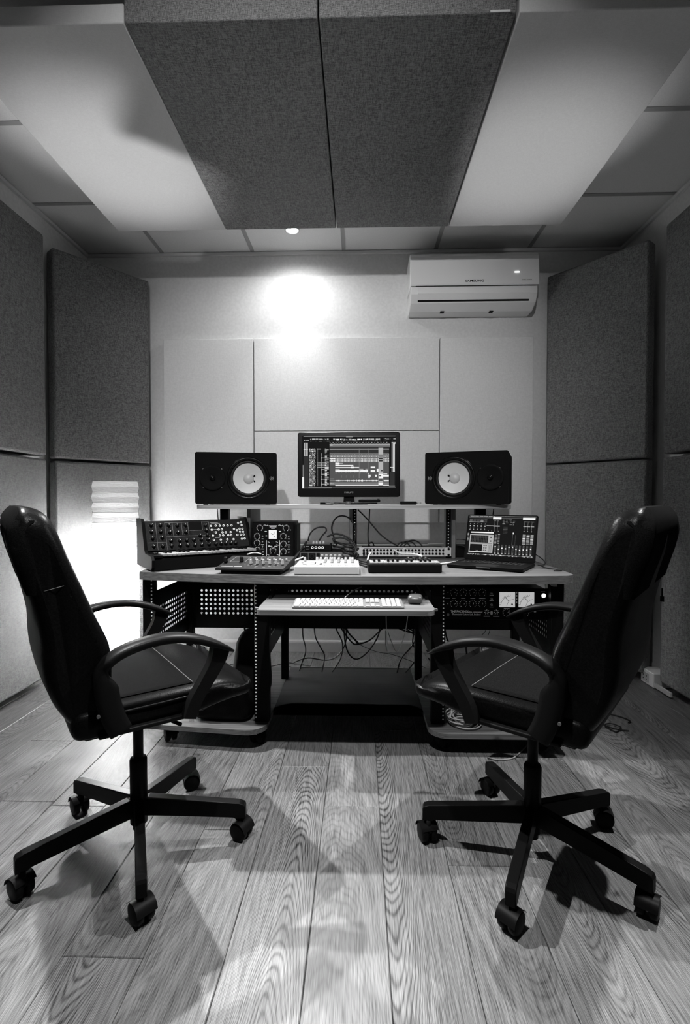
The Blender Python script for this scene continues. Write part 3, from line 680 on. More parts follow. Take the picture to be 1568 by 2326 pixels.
# ------------------------------------------------------------------ generic bits for panels
def ticks(b, cx, cz, r0, r1, n_, a0=-140, a1=140, y=0.0, wd=.0012):
    for i in range(n_):
        a = R(90 - (a0 + (a1 - a0) * i / (n_ - 1))); c, s = math.cos(a), math.sin(a)
        px_, pz_ = -s * wd / 2, c * wd / 2
        b.quad((cx + c * r0 - px_, y, cz + s * r0 - pz_), (cx + c * r1 - px_, y, cz + s * r1 - pz_), (cx + c * r1 + px_, y, cz + s * r1 + pz_), (cx + c * r0 + px_, y, cz + s * r0 + pz_))
def bar(b, x0, x1, z0, z1, y): b.quad((x0, y, z0), (x1, y, z0), (x1, y, z1), (x0, y, z1))
def knob_mesh(name, r, h, m, mark=True, skirt=1.25):
    b = B(); b.lathe([(0, 0), (r * skirt, 0), (r * skirt, h * .25), (r, h * .3), (r * .9, h * .95), (r * .8, h), (0, h)], n=16)
    if mark: b.mi = 1; b.box(-.0006, .0006, r * .1, r * .95, h, h + .0006)
    o = b.build(name, [m, M['print']]); me = o.data; bpy.data.objects.remove(o); return me
KX = (PI / 2, 0, 0)   # knob axis turned towards the room (-y)

# ------------------------------------------------------------------ rack compressor
rk = thing('rack_compressor', 'black valve compressor with two square meters in the right rack bay', 'compressor', (.583, 2.13, .5815))
B().box(-.2413, .2413, 0, .004, -.0662, .0662, .001, 1).build('face_plate', M['matte'], rk)
B().box(-.213, .195, .004, .33, -.064, .064).build('chassis', M['black'], rk)
RX_ = lambda p: .346 + (p - 1004) * .001837 - .583
RZ_ = lambda p: .6177 - (p - 1352) * .00184 - .5815
km = knob_mesh('knob', .0085, .012, M['blackp'])
b = B(); b2 = B()
for ry in (1345.6, 1371.5):
    for kx in (1031.6, 1053, 1074.5, 1096):
        a = rnd.uniform(-.3, 1.3); rep('knob', km, rk, (RX_(kx), 0, RZ_(ry)), (PI / 2, a, 0)); ticks(b, RX_(kx), RZ_(ry), .0135, .0162, 11, y=-.0004, wd=.0026)
    b.box(RX_(1018) - .0016, RX_(1018) + .0016, -.0005, 0, RZ_(ry) - .002, RZ_(ry) + .002)
for a, c in ((1012, 1023), (1028, 1035), (1048, 1057.5), (1069, 1080), (1089, 1103)): bar(b, RX_(a), RX_(c), RZ_(1359.6), RZ_(1358.2), -.0005)
for kx in (1151, 1194):
    rep('knob', km, rk, (RX_(kx), 0, RZ_(1391)), (PI / 2, .7, 0)); ticks(b, RX_(kx), RZ_(1391), .013, .016, 10, y=-.0004, wd=.0026); bar(b, RX_(kx - 6), RX_(kx + 7), RZ_(1382.5), RZ_(1381), -.0005)
bar(b, RX_(1165), RX_(1181), RZ_(1394.5), RZ_(1392.5), -.0005)
for x_ in (1106.5, 1128):
    ticks(b, RX_(x_), RZ_(1390), .006, .0105, 7, -150, 150, -.0004, .003); bar(b, RX_(x_ - 7), RX_(x_ + 7), RZ_(1400.5), RZ_(1399), -.0005)
    B().cyl((RX_(x_), 0, RZ_(1390)), (RX_(x_), -.016, RZ_(1388)), .0025, n=8).build('toggle_switch', M['steel'], rk)
for q in range(5): bar(b, RX_(1114 + abs(q - 2) * .7), RX_(1120.5 - abs(q - 2) * .7), RZ_(1388.6 + q * 2), RZ_(1387.3 + q * 2), -.0005)
for y_ in (1351, 1363.5, 1378): bar(b, RX_(1112.5), RX_(1121.5), RZ_(y_ + 1), RZ_(y_), -.0005)
for y_ in (1346.6, 1359, 1373): B().lathe([(.005, 0), (.005, -.003), (.003, -.004), (.0025, -.014), (0, -.015)], (RX_(1117), 0, RZ_(y_)), (0, 1, 0), 12).build('toggle_switch', M['grey'], rk)
for x_, y_ in ((1004.5, 1352), (1004.5, 1383), (1249, 1352), (1249, 1383), (1018.5, 1396.5)): B().lathe([(.0055, 0), (.0055, -.002), (.003, -.003), (0, -.003)], (RX_(x_), 0, RZ_(y_)), (0, 1, 0), 12).build('rack_screw', M['midg'], rk)
tag(b.build('printed_scales', M['print'], rk, recalc=False), kind='stuff')
text('THE PHOENIX', .0155, M['print'], rk, (RX_(1024.5), -.0006, RZ_(1389.8)), name='lettering', align='LEFT', sx=.74)
text('valve compressor', .0098, M['print'], rk, (RX_(1063.5), -.0006, RZ_(1390.2)), name='lettering', align='LEFT', sx=.88)
text('Thermionic Culture Ltd., England', .0098, M['print'], rk, (RX_(1060), -.0006, RZ_(1396)), name='lettering', sx=.9)
for xa, xb in ((1134.6, 1170), (1178, 1213)):
    x0, x1, z0, z1 = RX_(xa), RX_(xb), RZ_(1378.3), RZ_(1344); cx, cz = (x0 + x1) / 2, (z0 + z1) / 2
    v = B().box(x0, x1, -.004, 0, z0, z1, .0015, 2).build('vu_meter', M['vu'], rk)
    b = B(); W = x1 - x0; pvx, pvz = x0 + W * .80, z0 + W * .19
    arcp = [(pvx - .006 + W * .62 * math.cos(R(a)), -.0044, pvz - .006 + W * .62 * math.sin(R(a))) for a in range(95, 178, 8)]; b.tube(arcp, .0006, 5)
    for a in range(92, 182, 9):
        c, s_ = math.cos(R(a)), math.sin(R(a)); b.tube([(pvx - .006 + W * .64 * c, -.0044, pvz - .006 + W * .64 * s_), (pvx - .006 + W * .72 * c, -.0044, pvz - .006 + W * .72 * s_)], .0007, 4)
    b.tube([(x0 + W * .45, -.0046, z0 + W * .08), (x0 + W * .55, -.0046, z0 + W * .32), (x0 + W * .72, -.0046, z0 + W * .48), (x1 - W * .08, -.0046, z0 + W * .52)], .0006, 4)
    b.cyl((pvx, -.004, pvz), (pvx, -.0052, pvz), .0035, n=10); b.build('scale', M['matte'], v)
    B().tube([(x0 + W * .57, -.005, z0 + W * .42), (x0 + W * .30, -.005, z0 + W * .68)], .001, 5).build('needle', M['matte'], v)
b = B(); [bar(b, RX_(1172.8), RX_(1175), RZ_(1347 + q * 7.5), RZ_(1343.5 + q * 7.5), -.0005) for q in range(4)]; bar(b, RX_(1228), RX_(1238), RZ_(1343.5), RZ_(1342.5), -.0005); bar(b, RX_(1213), RX_(1218), RZ_(1390), RZ_(1384), -.0005)
tag(b.build('printed_marks', M['print'], rk, recalc=False), kind='stuff')
B().lathe([(.0115, 0), (.0115, -.004), (.009, -.005), (.0085, -.003)], (RX_(1234), 0, RZ_(1351.5)), (0, 1, 0), 20).build('lamp_bezel', M['steel'], rk)
B().lathe([(.0085, -.002), (.006, -.007), (0, -.009)], (RX_(1234), 0, RZ_(1351.5)), (0, 1, 0), 16).build('power_lamp', M['led'], rk)
B().lathe([(.007, 0), (.007, -.003), (.004, -.004), (.003, -.014), (0, -.015)], (RX_(1233), 0, RZ_(1371)), (0, 1, 0), 14).build('power_switch', M['steel'], rk)

# ------------------------------------------------------------------ patch synthesizer (left end of the desktop)
sy = thing('patch_synthesizer', 'black semi-modular synthesizer keyboard with white patch jacks at the desk left end', 'synthesizer', (-.726, 2.285, .722), .64)
chk = [(.010, 0), (.0, .012), (-.002, .042), (.012, .056), (.105, .062), (.118, .075), (.165, .195), (.172, .206), (.257, .208), (.257, 0)]
chk = [(y - .1285, z + .006) for y, z in chk]
for s in (-1, 1): B().prism(chk, s * .2465, s * .2345, 'x').build('side_cheek', M['synths'], sy)
B().prism([(y + .002, z - .003) for y, z in [(-.108, .006), (-.108, .05), (-.1, .054), (-.02, .058), (-.012, .075), (.034, .198), (.12, .203), (.12, .008)]], -.2345, .2345, 'x').build('body', M['matte'], sy)
p0, p1 = Vector((0, -.0135, .076)), Vector((0, .0335, .201)); pd = (p1 - p0); pn = Vector((0, -pd.z, pd.y)).normalized(); tilt = math.atan2(pd.y, pd.z)
pan = B().box(-.2335, .2335, -.002, .004, 0, pd.length).build('control_panel', M['synthp'], sy); pan.location = p0; pan.rotation_euler = (-tilt, 0, 0)
UV = lambda u, v: ((u - .5) * .467, -.002, v * pd.length)
KN = [(0.051, 0.862), (0.135, 0.85), (0.211, 0.839), (0.291, 0.827), (0.371, 0.829), (0.567, 0.798), (0.048, 0.639), (0.132, 0.625), (0.215, 0.597), (0.291, 0.583), (0.367, 0.583), (0.57, 0.615), (0.053, 0.415), (0.139, 0.424), (0.217, 0.301), (0.297, 0.297), (0.364, 0.296), (0.435, 0.294), (0.507, 0.297), (0.573, 0.29), (0.502, 0.446), (0.573, 0.445), (0.056, 0.138), (0.136, 0.133), (0.216, 0.127), (0.297, 0.134), (0.368, 0.131), (0.438, 0.113), (0.505, 0.116), (0.577, 0.12), (0.648, 0.116), (0.701, 0.117), (0.75, 0.118), (0.804, 0.119), (0.853, 0.112)]
JK = [(0.624, 0.783), (0.674, 0.787), (0.716, 0.78), (0.756, 0.782), (0.799, 0.78), (0.841, 0.782), (0.627, 0.641), (0.699, 0.642), (0.732, 0.642), (0.666, 0.537), (0.735, 0.532), (0.769, 0.531), (0.821, 0.531), (0.632, 0.427), (0.703, 0.423), (0.737, 0.422), (0.791, 0.421), (0.822, 0.42), (0.635, 0.27), (0.706, 0.268), (0.775, 0.269), (0.841, 0.264), (0.862, 0.641), (0.892, 0.591), (0.922, 0.641), (0.953, 0.638), (0.922, 0.531), (0.956, 0.524), (0.889, 0.42), (0.926, 0.421), (0.958, 0.423), (0.93, 0.263), (0.962, 0.267), (0.916, 0.864), (0.948, 0.888), (0.951, 0.778)]
km = knob_mesh('knob', .0068, .013, M['blackg'])
jb = B(); jb.lathe([(.0052, 0), (.0052, -.002), (.0042, -.0026), (.0026, -.0022), (.0024, -.0005)], (0, 0, 0), (0, 1, 0), 12); jb.mi = 1; jb.cyl((0, -.0004, 0), (0, -.0008, 0), .0024, n=8)
jo = jb.build('jack_socket', [M['print'], M['matte']]); jm = jo.data; bpy.data.objects.remove(jo)
for u, v in KN:
    a = rnd.uniform(-.8, .8); l_ = UV(u, v); q = rep('knob', km, pan, l_, (PI / 2, a, 0))
for u, v in JK: rep('jack_socket', jm, pan, UV(u, v))
b = B()
for (u0, v0), (u1, v1) in (((.092, .96), (.099, .02)), ((.177, .96), (.184, .02)), ((.247, .96), (.247, .48)), ((.335, .95), (.335, .50)), ((.395, .95), (.395, .45)), ((.535, .95), (.535, .65)), ((.605, .95), (.605, .65))): bar(b, UV(u0, 0)[0] - .0005, UV(u0, 0)[0] + .0005, UV(0, v1)[2], UV(0, v0)[2], -.0024)
for u0, u1, v in ((.006, .174, .27), (.181, .605, .455), (.405, .53, .645), (.18, .60, .94)): bar(b, UV(u0, 0)[0], UV(u1, 0)[0], UV(0, v)[2] - .0005, UV(0, v)[2] + .0005, -.0024)
for u0, u1, v in ((.62, .70, .90), (.63, .72, .87), (.645, .69, .65), (.65, .70, .35), (.64, .67, .56)): bar(b, UV(u0, 0)[0], UV(u1, 0)[0], UV(0, v)[2] - .0012, UV(0, v)[2] + .0012, -.0024)
for u, v in KN[:25]: ticks(b, UV(u, 0)[0], UV(0, v)[2], .0092, .0108, 7, y=-.0024, wd=.001)
tag(b.build('printed_lines', M['printd'], pan, recalc=False), kind='stuff')
bar_ = B(); bar_.box(UV(.405, 0)[0], UV(.53, 0)[0], -.0026, -.002, UV(0, .66)[2], UV(0, .95)[2]); bar_.build('logo_plate', M['matte'], pan)
wk = B().box(-.0088, .0088, -.052, .043, -.006, .004, .001, 1); wko = wk.build('white_key', M['keyw']); wkm = wko.data; bpy.data.objects.remove(wko)
bk = B().prism([(-.022, 0), (.043, 0), (.043, .009), (-.019, .009)], -.0048, .0048, 'x'); bko = bk.build('black_key', M['blackg']); bkm = bko.data; bpy.data.objects.remove(bko)
def keys(parent, n_, x0, pitch, y, z, scl, octave=0, name=('white_key', 'black_key')):
    for i in range(n_):
        rep(name[0], wkm, parent, (x0 + pitch * (i + .5), y, z), sc=scl)
        if i < n_ - 1 and (i + octave) % 7 not in (2, 6): rep(name[1], bkm, parent, (x0 + pitch * (i + 1), y, z + .003 * scl[2]), sc=scl)
keys(sy, 22, -.195, .0192, -.065, .066, (1.02, .82, 1))
B().box(-.234, -.197, -.112, -.02, .056, .066, .002).build('key_end_block', M['blackp'], sy)
B().lathe([(.011, 0), (.011, .006), (.009, .008), (0, .008)], (-.215, -.06, .066), n=16).build('control_wheel', M['blackg'], sy)

# ------------------------------------------------------------------ groove box (dark, six tall knobs)
gb = thing('groove_box', 'dark grey groove box with six tall knobs and small display on desktop', 'groove box', (-.427, 2.082, .722), R(-6))
B().box(-.122, .122, -.082, .09, .002, .016, .002).build('lower_case', M['matte'], gb)
B().prism([(-.10, .016), (-.10, .024), (.10, .052), (.10, .016)], -.14, .14, 'x', bev=.002).build('upper_case', M['dkg'], gb)
ga = math.atan2(.028, .2); gz = lambda y: .024 + (y + .10) * .14
km = knob_mesh('tall_knob', .0052, .022, M['midg'], False, 1.1)
kc = knob_mesh('knob', .0078, .022, M['blackp'], False, 1.1)
for k in range(6): rep('tall_knob', km, gb, (-.012 + .0265 * k, -.035, gz(-.035)), (ga, 0, 0))
for k in range(6): rep('slim_knob', km, gb, (-.012 + .0265 * k, .03, gz(.03)), (ga, 0, 0), (.8, .8, .5))
for x in (-.125, -.063): rep('knob', kc, gb, (x, -.02 if x < -.1 else .0, gz(0)), (ga, 0, 0))
B().prism([(-.005, gz(-.005) + .0008), (-.005, gz(-.005) + .0018), (.075, gz(.075) + .0018), (.075, gz(.075) + .0008)], -.115, -.045, 'x').build('display_frame', M['midg2'], gb)
B().prism([(.0, gz(.0) + .0019), (.0, gz(.0) + .0024), (.068, gz(.068) + .0024), (.068, gz(.068) + .0019)], -.11, -.05, 'x').build('display', M['dkg'], gb)
b = B(); r2 = random.Random(11)
for k in range(42):
    x, y = r2.uniform(-.035, .13), r2.uniform(-.085, .09); w_ = r2.choice((.004, .007, .011)); z = gz(y) + .0007
    b.quad((x, y, z), (x + w_, y, z), (x + w_, y + .0018, z + .00025), (x, y + .0018, z + .00025))
for x, w_ in ((-.125, .05), (-.07, .03)):
    y = -.075; z = gz(y) + .0007; b.quad((x, y, z), (x + w_, y, z), (x + w_, y + .008, z + .0011), (x, y + .008, z + .0011))
tag(b.build('panel_print', M['printd'], gb, recalc=False), kind='stuff')

# ------------------------------------------------------------------ white desktop synth
ws = thing('white_tabletop_synth', 'white desktop synthesizer box with grey knobs at the desk front edge', 'synthesizer', (-.131, 2.085, .722), R(1))
B().box(-.129, .129, -.10, .10, .002, .034, .003).build('case', M['white'], ws)
km = knob_mesh('knob', .0058, .018, M['midg'], False, 1.15)
for k in range(5): rep('knob', km, ws, (-.012 + .0285 * k, .012, .034))
for k in range(5): rep('knob', km, ws, (-.012 + .0285 * k, .06, .034))
rep('knob', km, ws, (-.1, .06, .034))
b = B(); r2 = random.Random(5)
def flat(b, x0, x1, y0, y1, z): b.quad((x0, y0, z), (x1, y0, z), (x1, y1, z), (x0, y1, z))
for x, y, w_, h_ in ((-.118, -.06, .014, .006), (-.10, -.05, .016, .01), (-.113, -.03, .018, .008), (-.086, -.06, .01, .006), (-.07, -.045, .02, .012), (-.085, -.015, .03, .006), (-.055, -.015, .006, .04), (-.045, -.06, .014, .006), (-.032, -.05, .01, .05), (-.075, .02, .03, .006)): flat(b, x, x + w_, y, y + h_, .0344)
for k in range(5):
    x = -.012 + .0285 * k
    for dx in (-.010, -.002, .006): flat(b, x + dx, x + dx + .006, -.062 + abs(dx) * .4, -.052, .0344)
    flat(b, x - .008, x + .008, -.03, -.022, .0344)
tag(b.build('panel_print', M['dkg'], ws, recalc=False), kind='stuff')
B().lathe([(.004, 0), (.004, .006), (0, .0065)], (-.105, .0, .034), n=10).build('button', M['midg'], ws)

# ------------------------------------------------------------------ mini keyboard controller
mk = thing('mini_keyboard', 'small black keyboard controller with white keys in front of the patchbay', 'keyboard controller', (.183, 2.125, .722), R(1))
b = B(); b.prism(rounded(-.149, .149, -.085, .085, .008, 3), .002, .036, 'z', bev=.003); b.build('case', M['blackp'], mk)
keys(mk, 15, -.142, .0189, -.045, .039, (1.0, .66, 1.2), 0)
B().box(-.143, .143, -.0828, -.079, .020, .040).build('key_lip', M['dkg'], mk)
pb = B().box(-.010, .010, -.007, .007, 0, .003, .001, 1).build('drum_pad', M['grey']); pmx = pb.data; bpy.data.objects.remove(pb)
for i in range(4):
    for j in range(2): rep('drum_pad', pmx, mk, (-.108 + i * .0235, .026 + j * .018, .036), (0, 0, 0), (1, .85, 1))
for j in range(2): rep('side_button', pmx, mk, (-.136, .026 + j * .018, .036), (0, 0, 0), (.6, .5, 1))
km = knob_mesh('knob', .0065, .013, M['blackg'], True, 1.1)
for i in range(4):
    for j in range(2): rep('knob', km, mk, (.025 + i * .026, .026 + j * .028, .036), (0, 0, rnd.uniform(-1, 1)))
B().lathe([(.006, 0), (.006, .004), (0, .005)], (.008, .03, .036), n=12).build('joystick', M['white'], mk)

# ------------------------------------------------------------------ portable dial unit with square meter
du = thing('dial_unit', 'black upright audio unit with many dials and small white meter', 'audio processor', (-.426, 2.472, .722), R(1))
B().box(-.101, .101, .004, .24, .004, .186, .002, 1).build('case', M['black'], du)
B().box(-.0955, .0955, 0, .004, .004, .178).build('face_plate', M['matte'], du)
B().box(-.112, -.101, .02, .22, .02, .16).build('side_rail', M['black'], du); B().box(.101, .112, .06, .24, .006, .172).build('side_rail', M['black'], du)
UX = lambda p: (p - 480) / 750 * .191
UZ = lambda p: .004 + (850 - p) / 612 * .174
b = B(); km = knob_mesh('knob', .0095, .012, M['matte'], False); ks = knob_mesh('small_knob', .0065, .012, M['matte'], False)
for x, y in ((230, 305), (738, 308), (178, 450), (685, 450), (178, 565), (685, 585), (178, 690), (685, 715)):
    rep('knob', km, du, (UX(x), 0, UZ(y)), KX); ticks(b, UX(x), UZ(y), .0112, .0165, 15, -150, 150, -.0004, .0016)
rep('knob', km, du, (UX(483), 0, UZ(700)), KX); ticks(b, UX(483), UZ(700), .0135, .0175, 13, -140, 140, -.0004, .0016)
b.tube([(UX(483) + .012 * math.cos(R(a)), -.0006, UZ(700) + .012 * math.sin(R(a))) for a in range(-30, 215, 18)], .0006, 4)
rep('knob', km, du, (UX(483), 0, UZ(575)), KX)
for x, y in ((283, 450), (790, 455), (283, 548), (790, 550), (283, 632), (790, 636), (295, 725), (790, 730), (355, 445)):
    B().lathe([(.0048, 0), (.0048, -.003), (.003, -.004), (.0024, -.012), (0, -.0125)], (UX(x), 0, UZ(y)), (0, 1, 0), 10).build('toggle_switch', M['steel'], du)
for x, y, w_ in ((283, 597, 60), (790, 600, 60), (283, 670, 60), (790, 672, 60), (283, 770, 40), (430, 622, 80), (540, 622, 60), (485, 270, 165), (485, 290, 130), (485, 312, 70), (345, 365, 40), (620, 365, 40), (283, 497, 34), (790, 497, 34)):
    bar(b, UX(x - w_ / 2), UX(x + w_ / 2), UZ(y + 5), UZ(y - 5), -.0005)
for x in (357, 610): bar(b, UX(x - 5), UX(x + 5), UZ(845), UZ(520), -.0005)
for x, y in ((400, 545), (560, 545), (400, 600), (570, 595), (390, 765), (575, 765), (385, 810), (580, 805)):
    for k in range(3): bar(b, UX(x - 18 + k * 14), UX(x - 10 + k * 14), UZ(y + 6 + k * 5), UZ(y - 4 + k * 5), -.0005)
for k in range(8): bar(b, UX(590 + k * 12), UX(597 + k * 12), UZ(270 - 6 * math.sin(k)), UZ(256 - 6 * math.sin(k)), -.0005); bar(b, UX(305 + k * 11), UX(311 + k * 11), UZ(268 - 6 * math.sin(k)), UZ(255 - 6 * math.sin(k)), -.0005)
tag(b.build('printed_scales', M['print'], du, recalc=False), kind='stuff')
v = B().box(UX(403), UX(557), -.003, 0, UZ(495), UZ(342), .001, 1).build('meter', M['vu'], du)
b = B(); b.tube([(UX(452), -.0034, UZ(398)), (UX(488), -.0034, UZ(425))], .0011, 5); b.cyl((UX(522), -.003, UZ(460)), (UX(522), -.0038, UZ(460)), .0028, n=10); b.tube([(UX(488), -.0034, UZ(415)), (UX(515), -.0034, UZ(412)), (UX(515), -.0034, UZ(380)), (UX(528), -.0034, UZ(362))], .0005, 4); b.build('needle', M['matte'], v)
B().lathe([(.006, 0), (.006, -.003), (.003, -.003), (.0028, 0)], (UX(298), 0, UZ(822)), (0, 1, 0), 14).build('jack_socket', M['print'], du)
B().lathe([(.0022, 0), (.0022, -.002), (0, -.002)], (UX(823), 0, UZ(342)), (0, 1, 0), 8).build('indicator', M['print'], du)

# ------------------------------------------------------------------ small recording interfaces
ai = thing('rack_interface', 'silver-fronted audio interface lying under the small black amplifier', 'audio interface', (-.185, 2.43, .722))
B().box(-.103, .103, .004, .16, .002, .046, .002, 1).build('case', M['black'], ai)
B().box(-.103, .103, 0, .004, .004, .044).build('front_rim', M['alu'], ai)
for x0, x1 in ((-.097, -.064), (-.060, -.027), (-.022, -.006)):
    B().box(x0, x1, -.001, .001, .008, .040).build('input_panel', M['matte'], ai)
for x in (-.08, -.044): B().lathe([(.012, 0), (.012, -.002), (.009, -.0025), (.008, 0)], (x, -.001, .023), (0, 1, 0), 16).build('jack_socket', M['dkg'], ai)
km = knob_mesh('knob', .006, .010, M['white'], False)
for k in range(5): rep('knob', km, ai, (.005 + k * .021, 0, .028), KX)
ha = thing('headphone_amplifier', 'small black amplifier box with four white jacks, stacked on the silver interface', 'amplifier', (-.20, 2.465, .768))
B().box(-.068, .062, 0, .10, .001, .032, .003).build('case', M['matte'], ha)
B().box(-.06, .054, .01, .09, .032, .0335).build('top_plate', M['alu'], ha)
for k in range(4): rep('jack_socket', jm, ha, (-.030 + k * .0165, 0, .017), (0, 0, 0), (1.25, 1.6, 1.25))
km = knob_mesh('knob', .0058, .014, M['white'], False)
for k in range(4): rep('knob', km, ha, (-.028 + k * .0165, .03, .0335))
for z in (.010, .023): B().box(-.062, -.046, -.0006, .0004, z - .0012, z + .0012).build('printed_mark', M['printd'], ha)
mm = thing('mini_mixer', 'tiny black mixer with a row of white knobs behind the white synth', 'mixer', (-.108, 2.285, .722))
B().box(-.095, .095, -.035, .055, .002, .020, .003).build('case', M['matte'], mm)
B().box(-.092, .092, -.032, .052, .020, .0215).build('top_plate', M['grey'], mm)
km = knob_mesh('white_knob', .0062, .017, M['white'], False, 1.1)
for x, s_ in ((-.083, 1), (-.066, 1), (-.042, 1.35), (-.022, 1), (-.004, 1), (.013, .62), (.03, .62), (.046, .62), (.066, 1)): rep('white_knob', km, mm, (x, -.012, .0215), (0, 0, 0), (s_, s_, .95 if s_ >= 1 else .7))

# ------------------------------------------------------------------ patchbay between the shelf uprights
pbx = thing('patchbay', 'grey rack patchbay with two rows of sockets between shelf uprights', 'patchbay', (.221, 2.56, .7345))
B().box(-.2413, .2413, 0, .003, -.0005, .0435).build('face_plate', M['alu2'], pbx)
B().box(-.21, .205, .003, .09, .001, .043).build('chassis', M['dkg'], pbx)
jd = B(); jd.lathe([(.0056, 0), (.0056, -.002), (.0044, -.0026), (.0034, -.002), (.0032, -.0004)], (0, 0, 0), (0, 1, 0), 12); jd.mi = 1; jd.cyl((0, -.0003, 0), (0, -.0012, 0), .0034, n=8)
jo = jd.build('jack_socket', [M['dkg'], M['matte']]); jdm = jo.data; bpy.data.objects.remove(jo)
for r_ in range(2):
    for k in range(24): rep('jack_socket', jdm, pbx, (-.199 + k * .0172 + (.004 if k > 11 else 0), 0, .029 - r_ * .017))
B().box(-.20, .0, -.0006, .0, .0375, .0392).box(.012, .205, -.0006, 0, .0375, .0392).build('label_strip', M['matte'], pbx)
for x in (-.228, .228):
    for z in (.006, .037): B().lathe([(.006, 0), (.006, -.003), (.003, -.004), (0, -.004)], (x, 0, z), (0, 1, 0), 12).build('rack_screw', M['matte'], pbx)
for x, z in ((.206, .006), (.206, .037)): B().lathe([(.004, 0), (.004, -.0008), (.003, -.0008), (.003, 0)], (x, 0, z), (0, 1, 0), 12).build('slot_ring', M['dkg'], pbx)
text('patch', .009, M['dkg'], pbx, (.219, -.0008, .02), name='lettering') if False else None
for k in (0, 1):
    for z in (.029, .012): B().cyl((-.199 + k * .0172, 0, z), (-.199 + k * .0172, -.03, z), .006, .005, n=10).build('cable_plug', M['matte'], pbx)

# ------------------------------------------------------------------ laptop
lt = thing('laptop', 'open black laptop showing a mixer window at the desk right end', 'laptop', (.578, 2.238, .722), -.54)
B().prism(rounded(-.1625, .1625, -.1135, .1135, .01, 4), .003, .016, 'z', bev=.002).build('base', M['blackp'], lt)
B().box(-.14, .14, -.015, .085, .0161, .0166).build('key_well', M['matte'], lt)
kme = B().box(-.0068, .0068, -.0062, .0062, 0, .0015, .0006, 1).build('key', M['dkg']); km_ = kme.data; bpy.data.objects.remove(kme)
for r_ in range(5):
    for k in range(14): rep('key', km_, lt, (-.1255 + k * .0193 + (.004 * (r_ % 2)), .073 - r_ * .0185, .0166))
bt = B(); r2 = random.Random(2)
for r_ in range(5):
    for k in range(14): flat(bt, -.1285 + k * .0193, -.1235 + k * .0193, .073 - r_ * .0185, .0745 - r_ * .0185, .0183)
tag(bt.build('key_legends', M['printd'], lt, recalc=False), kind='stuff')
B().box(-.05, .05, -.105, -.028, .0161, .0164).build('trackpad', M['dkg'], lt)
B().box(-.03, .03, -.1142, -.112, .0095, .0135).build('front_notch', M['alu'], lt)
lid = B(); lid.prism(rounded(-.1625, .1625, 0, .218, .008, 4), -.002, .003, 'y'); lido = lid.build('screen_lid', M['matte'], lt); lido.location = (0, .1115, .0165); lido.rotation_euler = (R(-17), 0, 0)
LW, LH = .31, .196
lq = []
lx = lambda v, w_=0: (v - 295) / 775.0
lz = lambda v, x=0: (v - 150) / 500.0
def lc(x0, z0, x1, z1, g): lq.append((x0, z0, x1, z1, g))
r2 = random.Random(21)
lc(.0, .0, 1, .028, 2); lc(0, .045, 1, .06, 2)
for k in range(28): lc(.01 + k * .014, .008, .019 + k * .014, .022, 4) if k % 5 else None
for k in range(8): lc(.55 + k * .018, .006, .56 + k * .018, .02, 3)
for k in range(12): lc(.82 + k * .014, .006, .828 + k * .014, .022, 4)
lc(.37, .035, .495, .085, 5); lc(.81, .035, .985, .085, 5); lc(.26, .04, .37, .06, 2); lc(.50, .045, .8, .05, 2)
for k in range(5):
    x = .01 + k * .057
    for z in (.085, .11, .135, .16): lc(x, z, x + .044, z + r2.choice((.006, .012)), r2.choice((2, 3, 4)))
    lc(x + .014, .2, x + .024, .22, 4); lc(x + .010, .25, x + .028, .275, 5); lc(x + .016, .30, x + .022, .36, 3); lc(x + .010, .345, x + .026, .36, 4)
lc(0, .155, .28, .162, 4); lc(.28, .24, .48, .255, 4)
for x in (.40, .445): lc(x, .12, x + .004, .38, 3); lc(x - .01, .12, x + .02, .13, 3); lc(x - .016, .245, x + .035, .265, 4)
for k in range(4): lc(.31 + k * .05, .37, .32 + k * .05, .38, 4)
lc(.05, .405, .40, .435, 5); lc(.04, .47, .405, .91, 4); lc(.055, .49, .325, .67, 0)
for k in range(11): lc(.06 + k * .024, .5, .064 + k * .024, .66, 2)
for k in range(5): lc(.055, .52 + k * .03, .325, .524 + k * .03, 2)
for z in (.52, .61): lc(.355, z, .375, z + .03, 1)
lc(.055, .71, .245, .885, 0); lc(.055, .68, .39, .695, 3)
for z in (.72, .78, .84):
    for x in (.262, .292): lc(x, z, x + .02, z + .03, 1); lc(x + .007, z + .008, x + .013, z + .02, 4)
for k in range(4): lc(.335 + k * .014, .71, .340 + k * .014, .885, 2)
lc(.04, .895, .40, .903, 5); lc(.15, .86, .19, .87, 3)
for k in range(9):
    z = .09 + k * .015
    for q in range(4): lc(.51 + q * .05 + r2.uniform(0, .02), z, .53 + q * .05 + r2.uniform(0, .03), z + .008, r2.choice((2, 3, 4))) if r2.random() < .6 else None
for k in range(6): lc(.535, .27 + k * .03, .60, .274 + k * .03, r2.choice((2, 3, 4)))
lc(.68, .40, .695, .44, 5)
for k in range(14): lc(.675, .46 + k * .02, .685, .466 + k * .02, 3); lc(.72, .46 + k * .02, .725, .466 + k * .02, 3)
for x in (.825, .875, .93): lc(x, .13, x + .04, .14, 4); lc(x + .01, .15, x + .014, .36, 3); lc(x, .24, x + .045, .255, 4); lc(x + .008, .36, x + .02, .375, 5)
for x in (.825, .88, .935):
    for z in range(9): lc(x, .44 + z * .027, x + .042, .455 + z * .027, r2.choice((3, 4, 4, 5)))
for x in (.42, .465):
    for z in range(10): lc(x, .45 + z * .024, x + .03, .462 + z * .024, r2.choice((2, 3, 4)))
for k in range(11):
    x = .43 + k * .051
    lc(x, .70, x + .012, .93, 2)
    for z in range(9): lc(x + .018, .71 + z * .024, x + .026, .718 + z * .024, 3)
    z = .72 + .08 * r2.random(); lc(x + .001, z, x + .018, z + .028, 5); lc(x + .004, .90, x + .024, .92, 4)
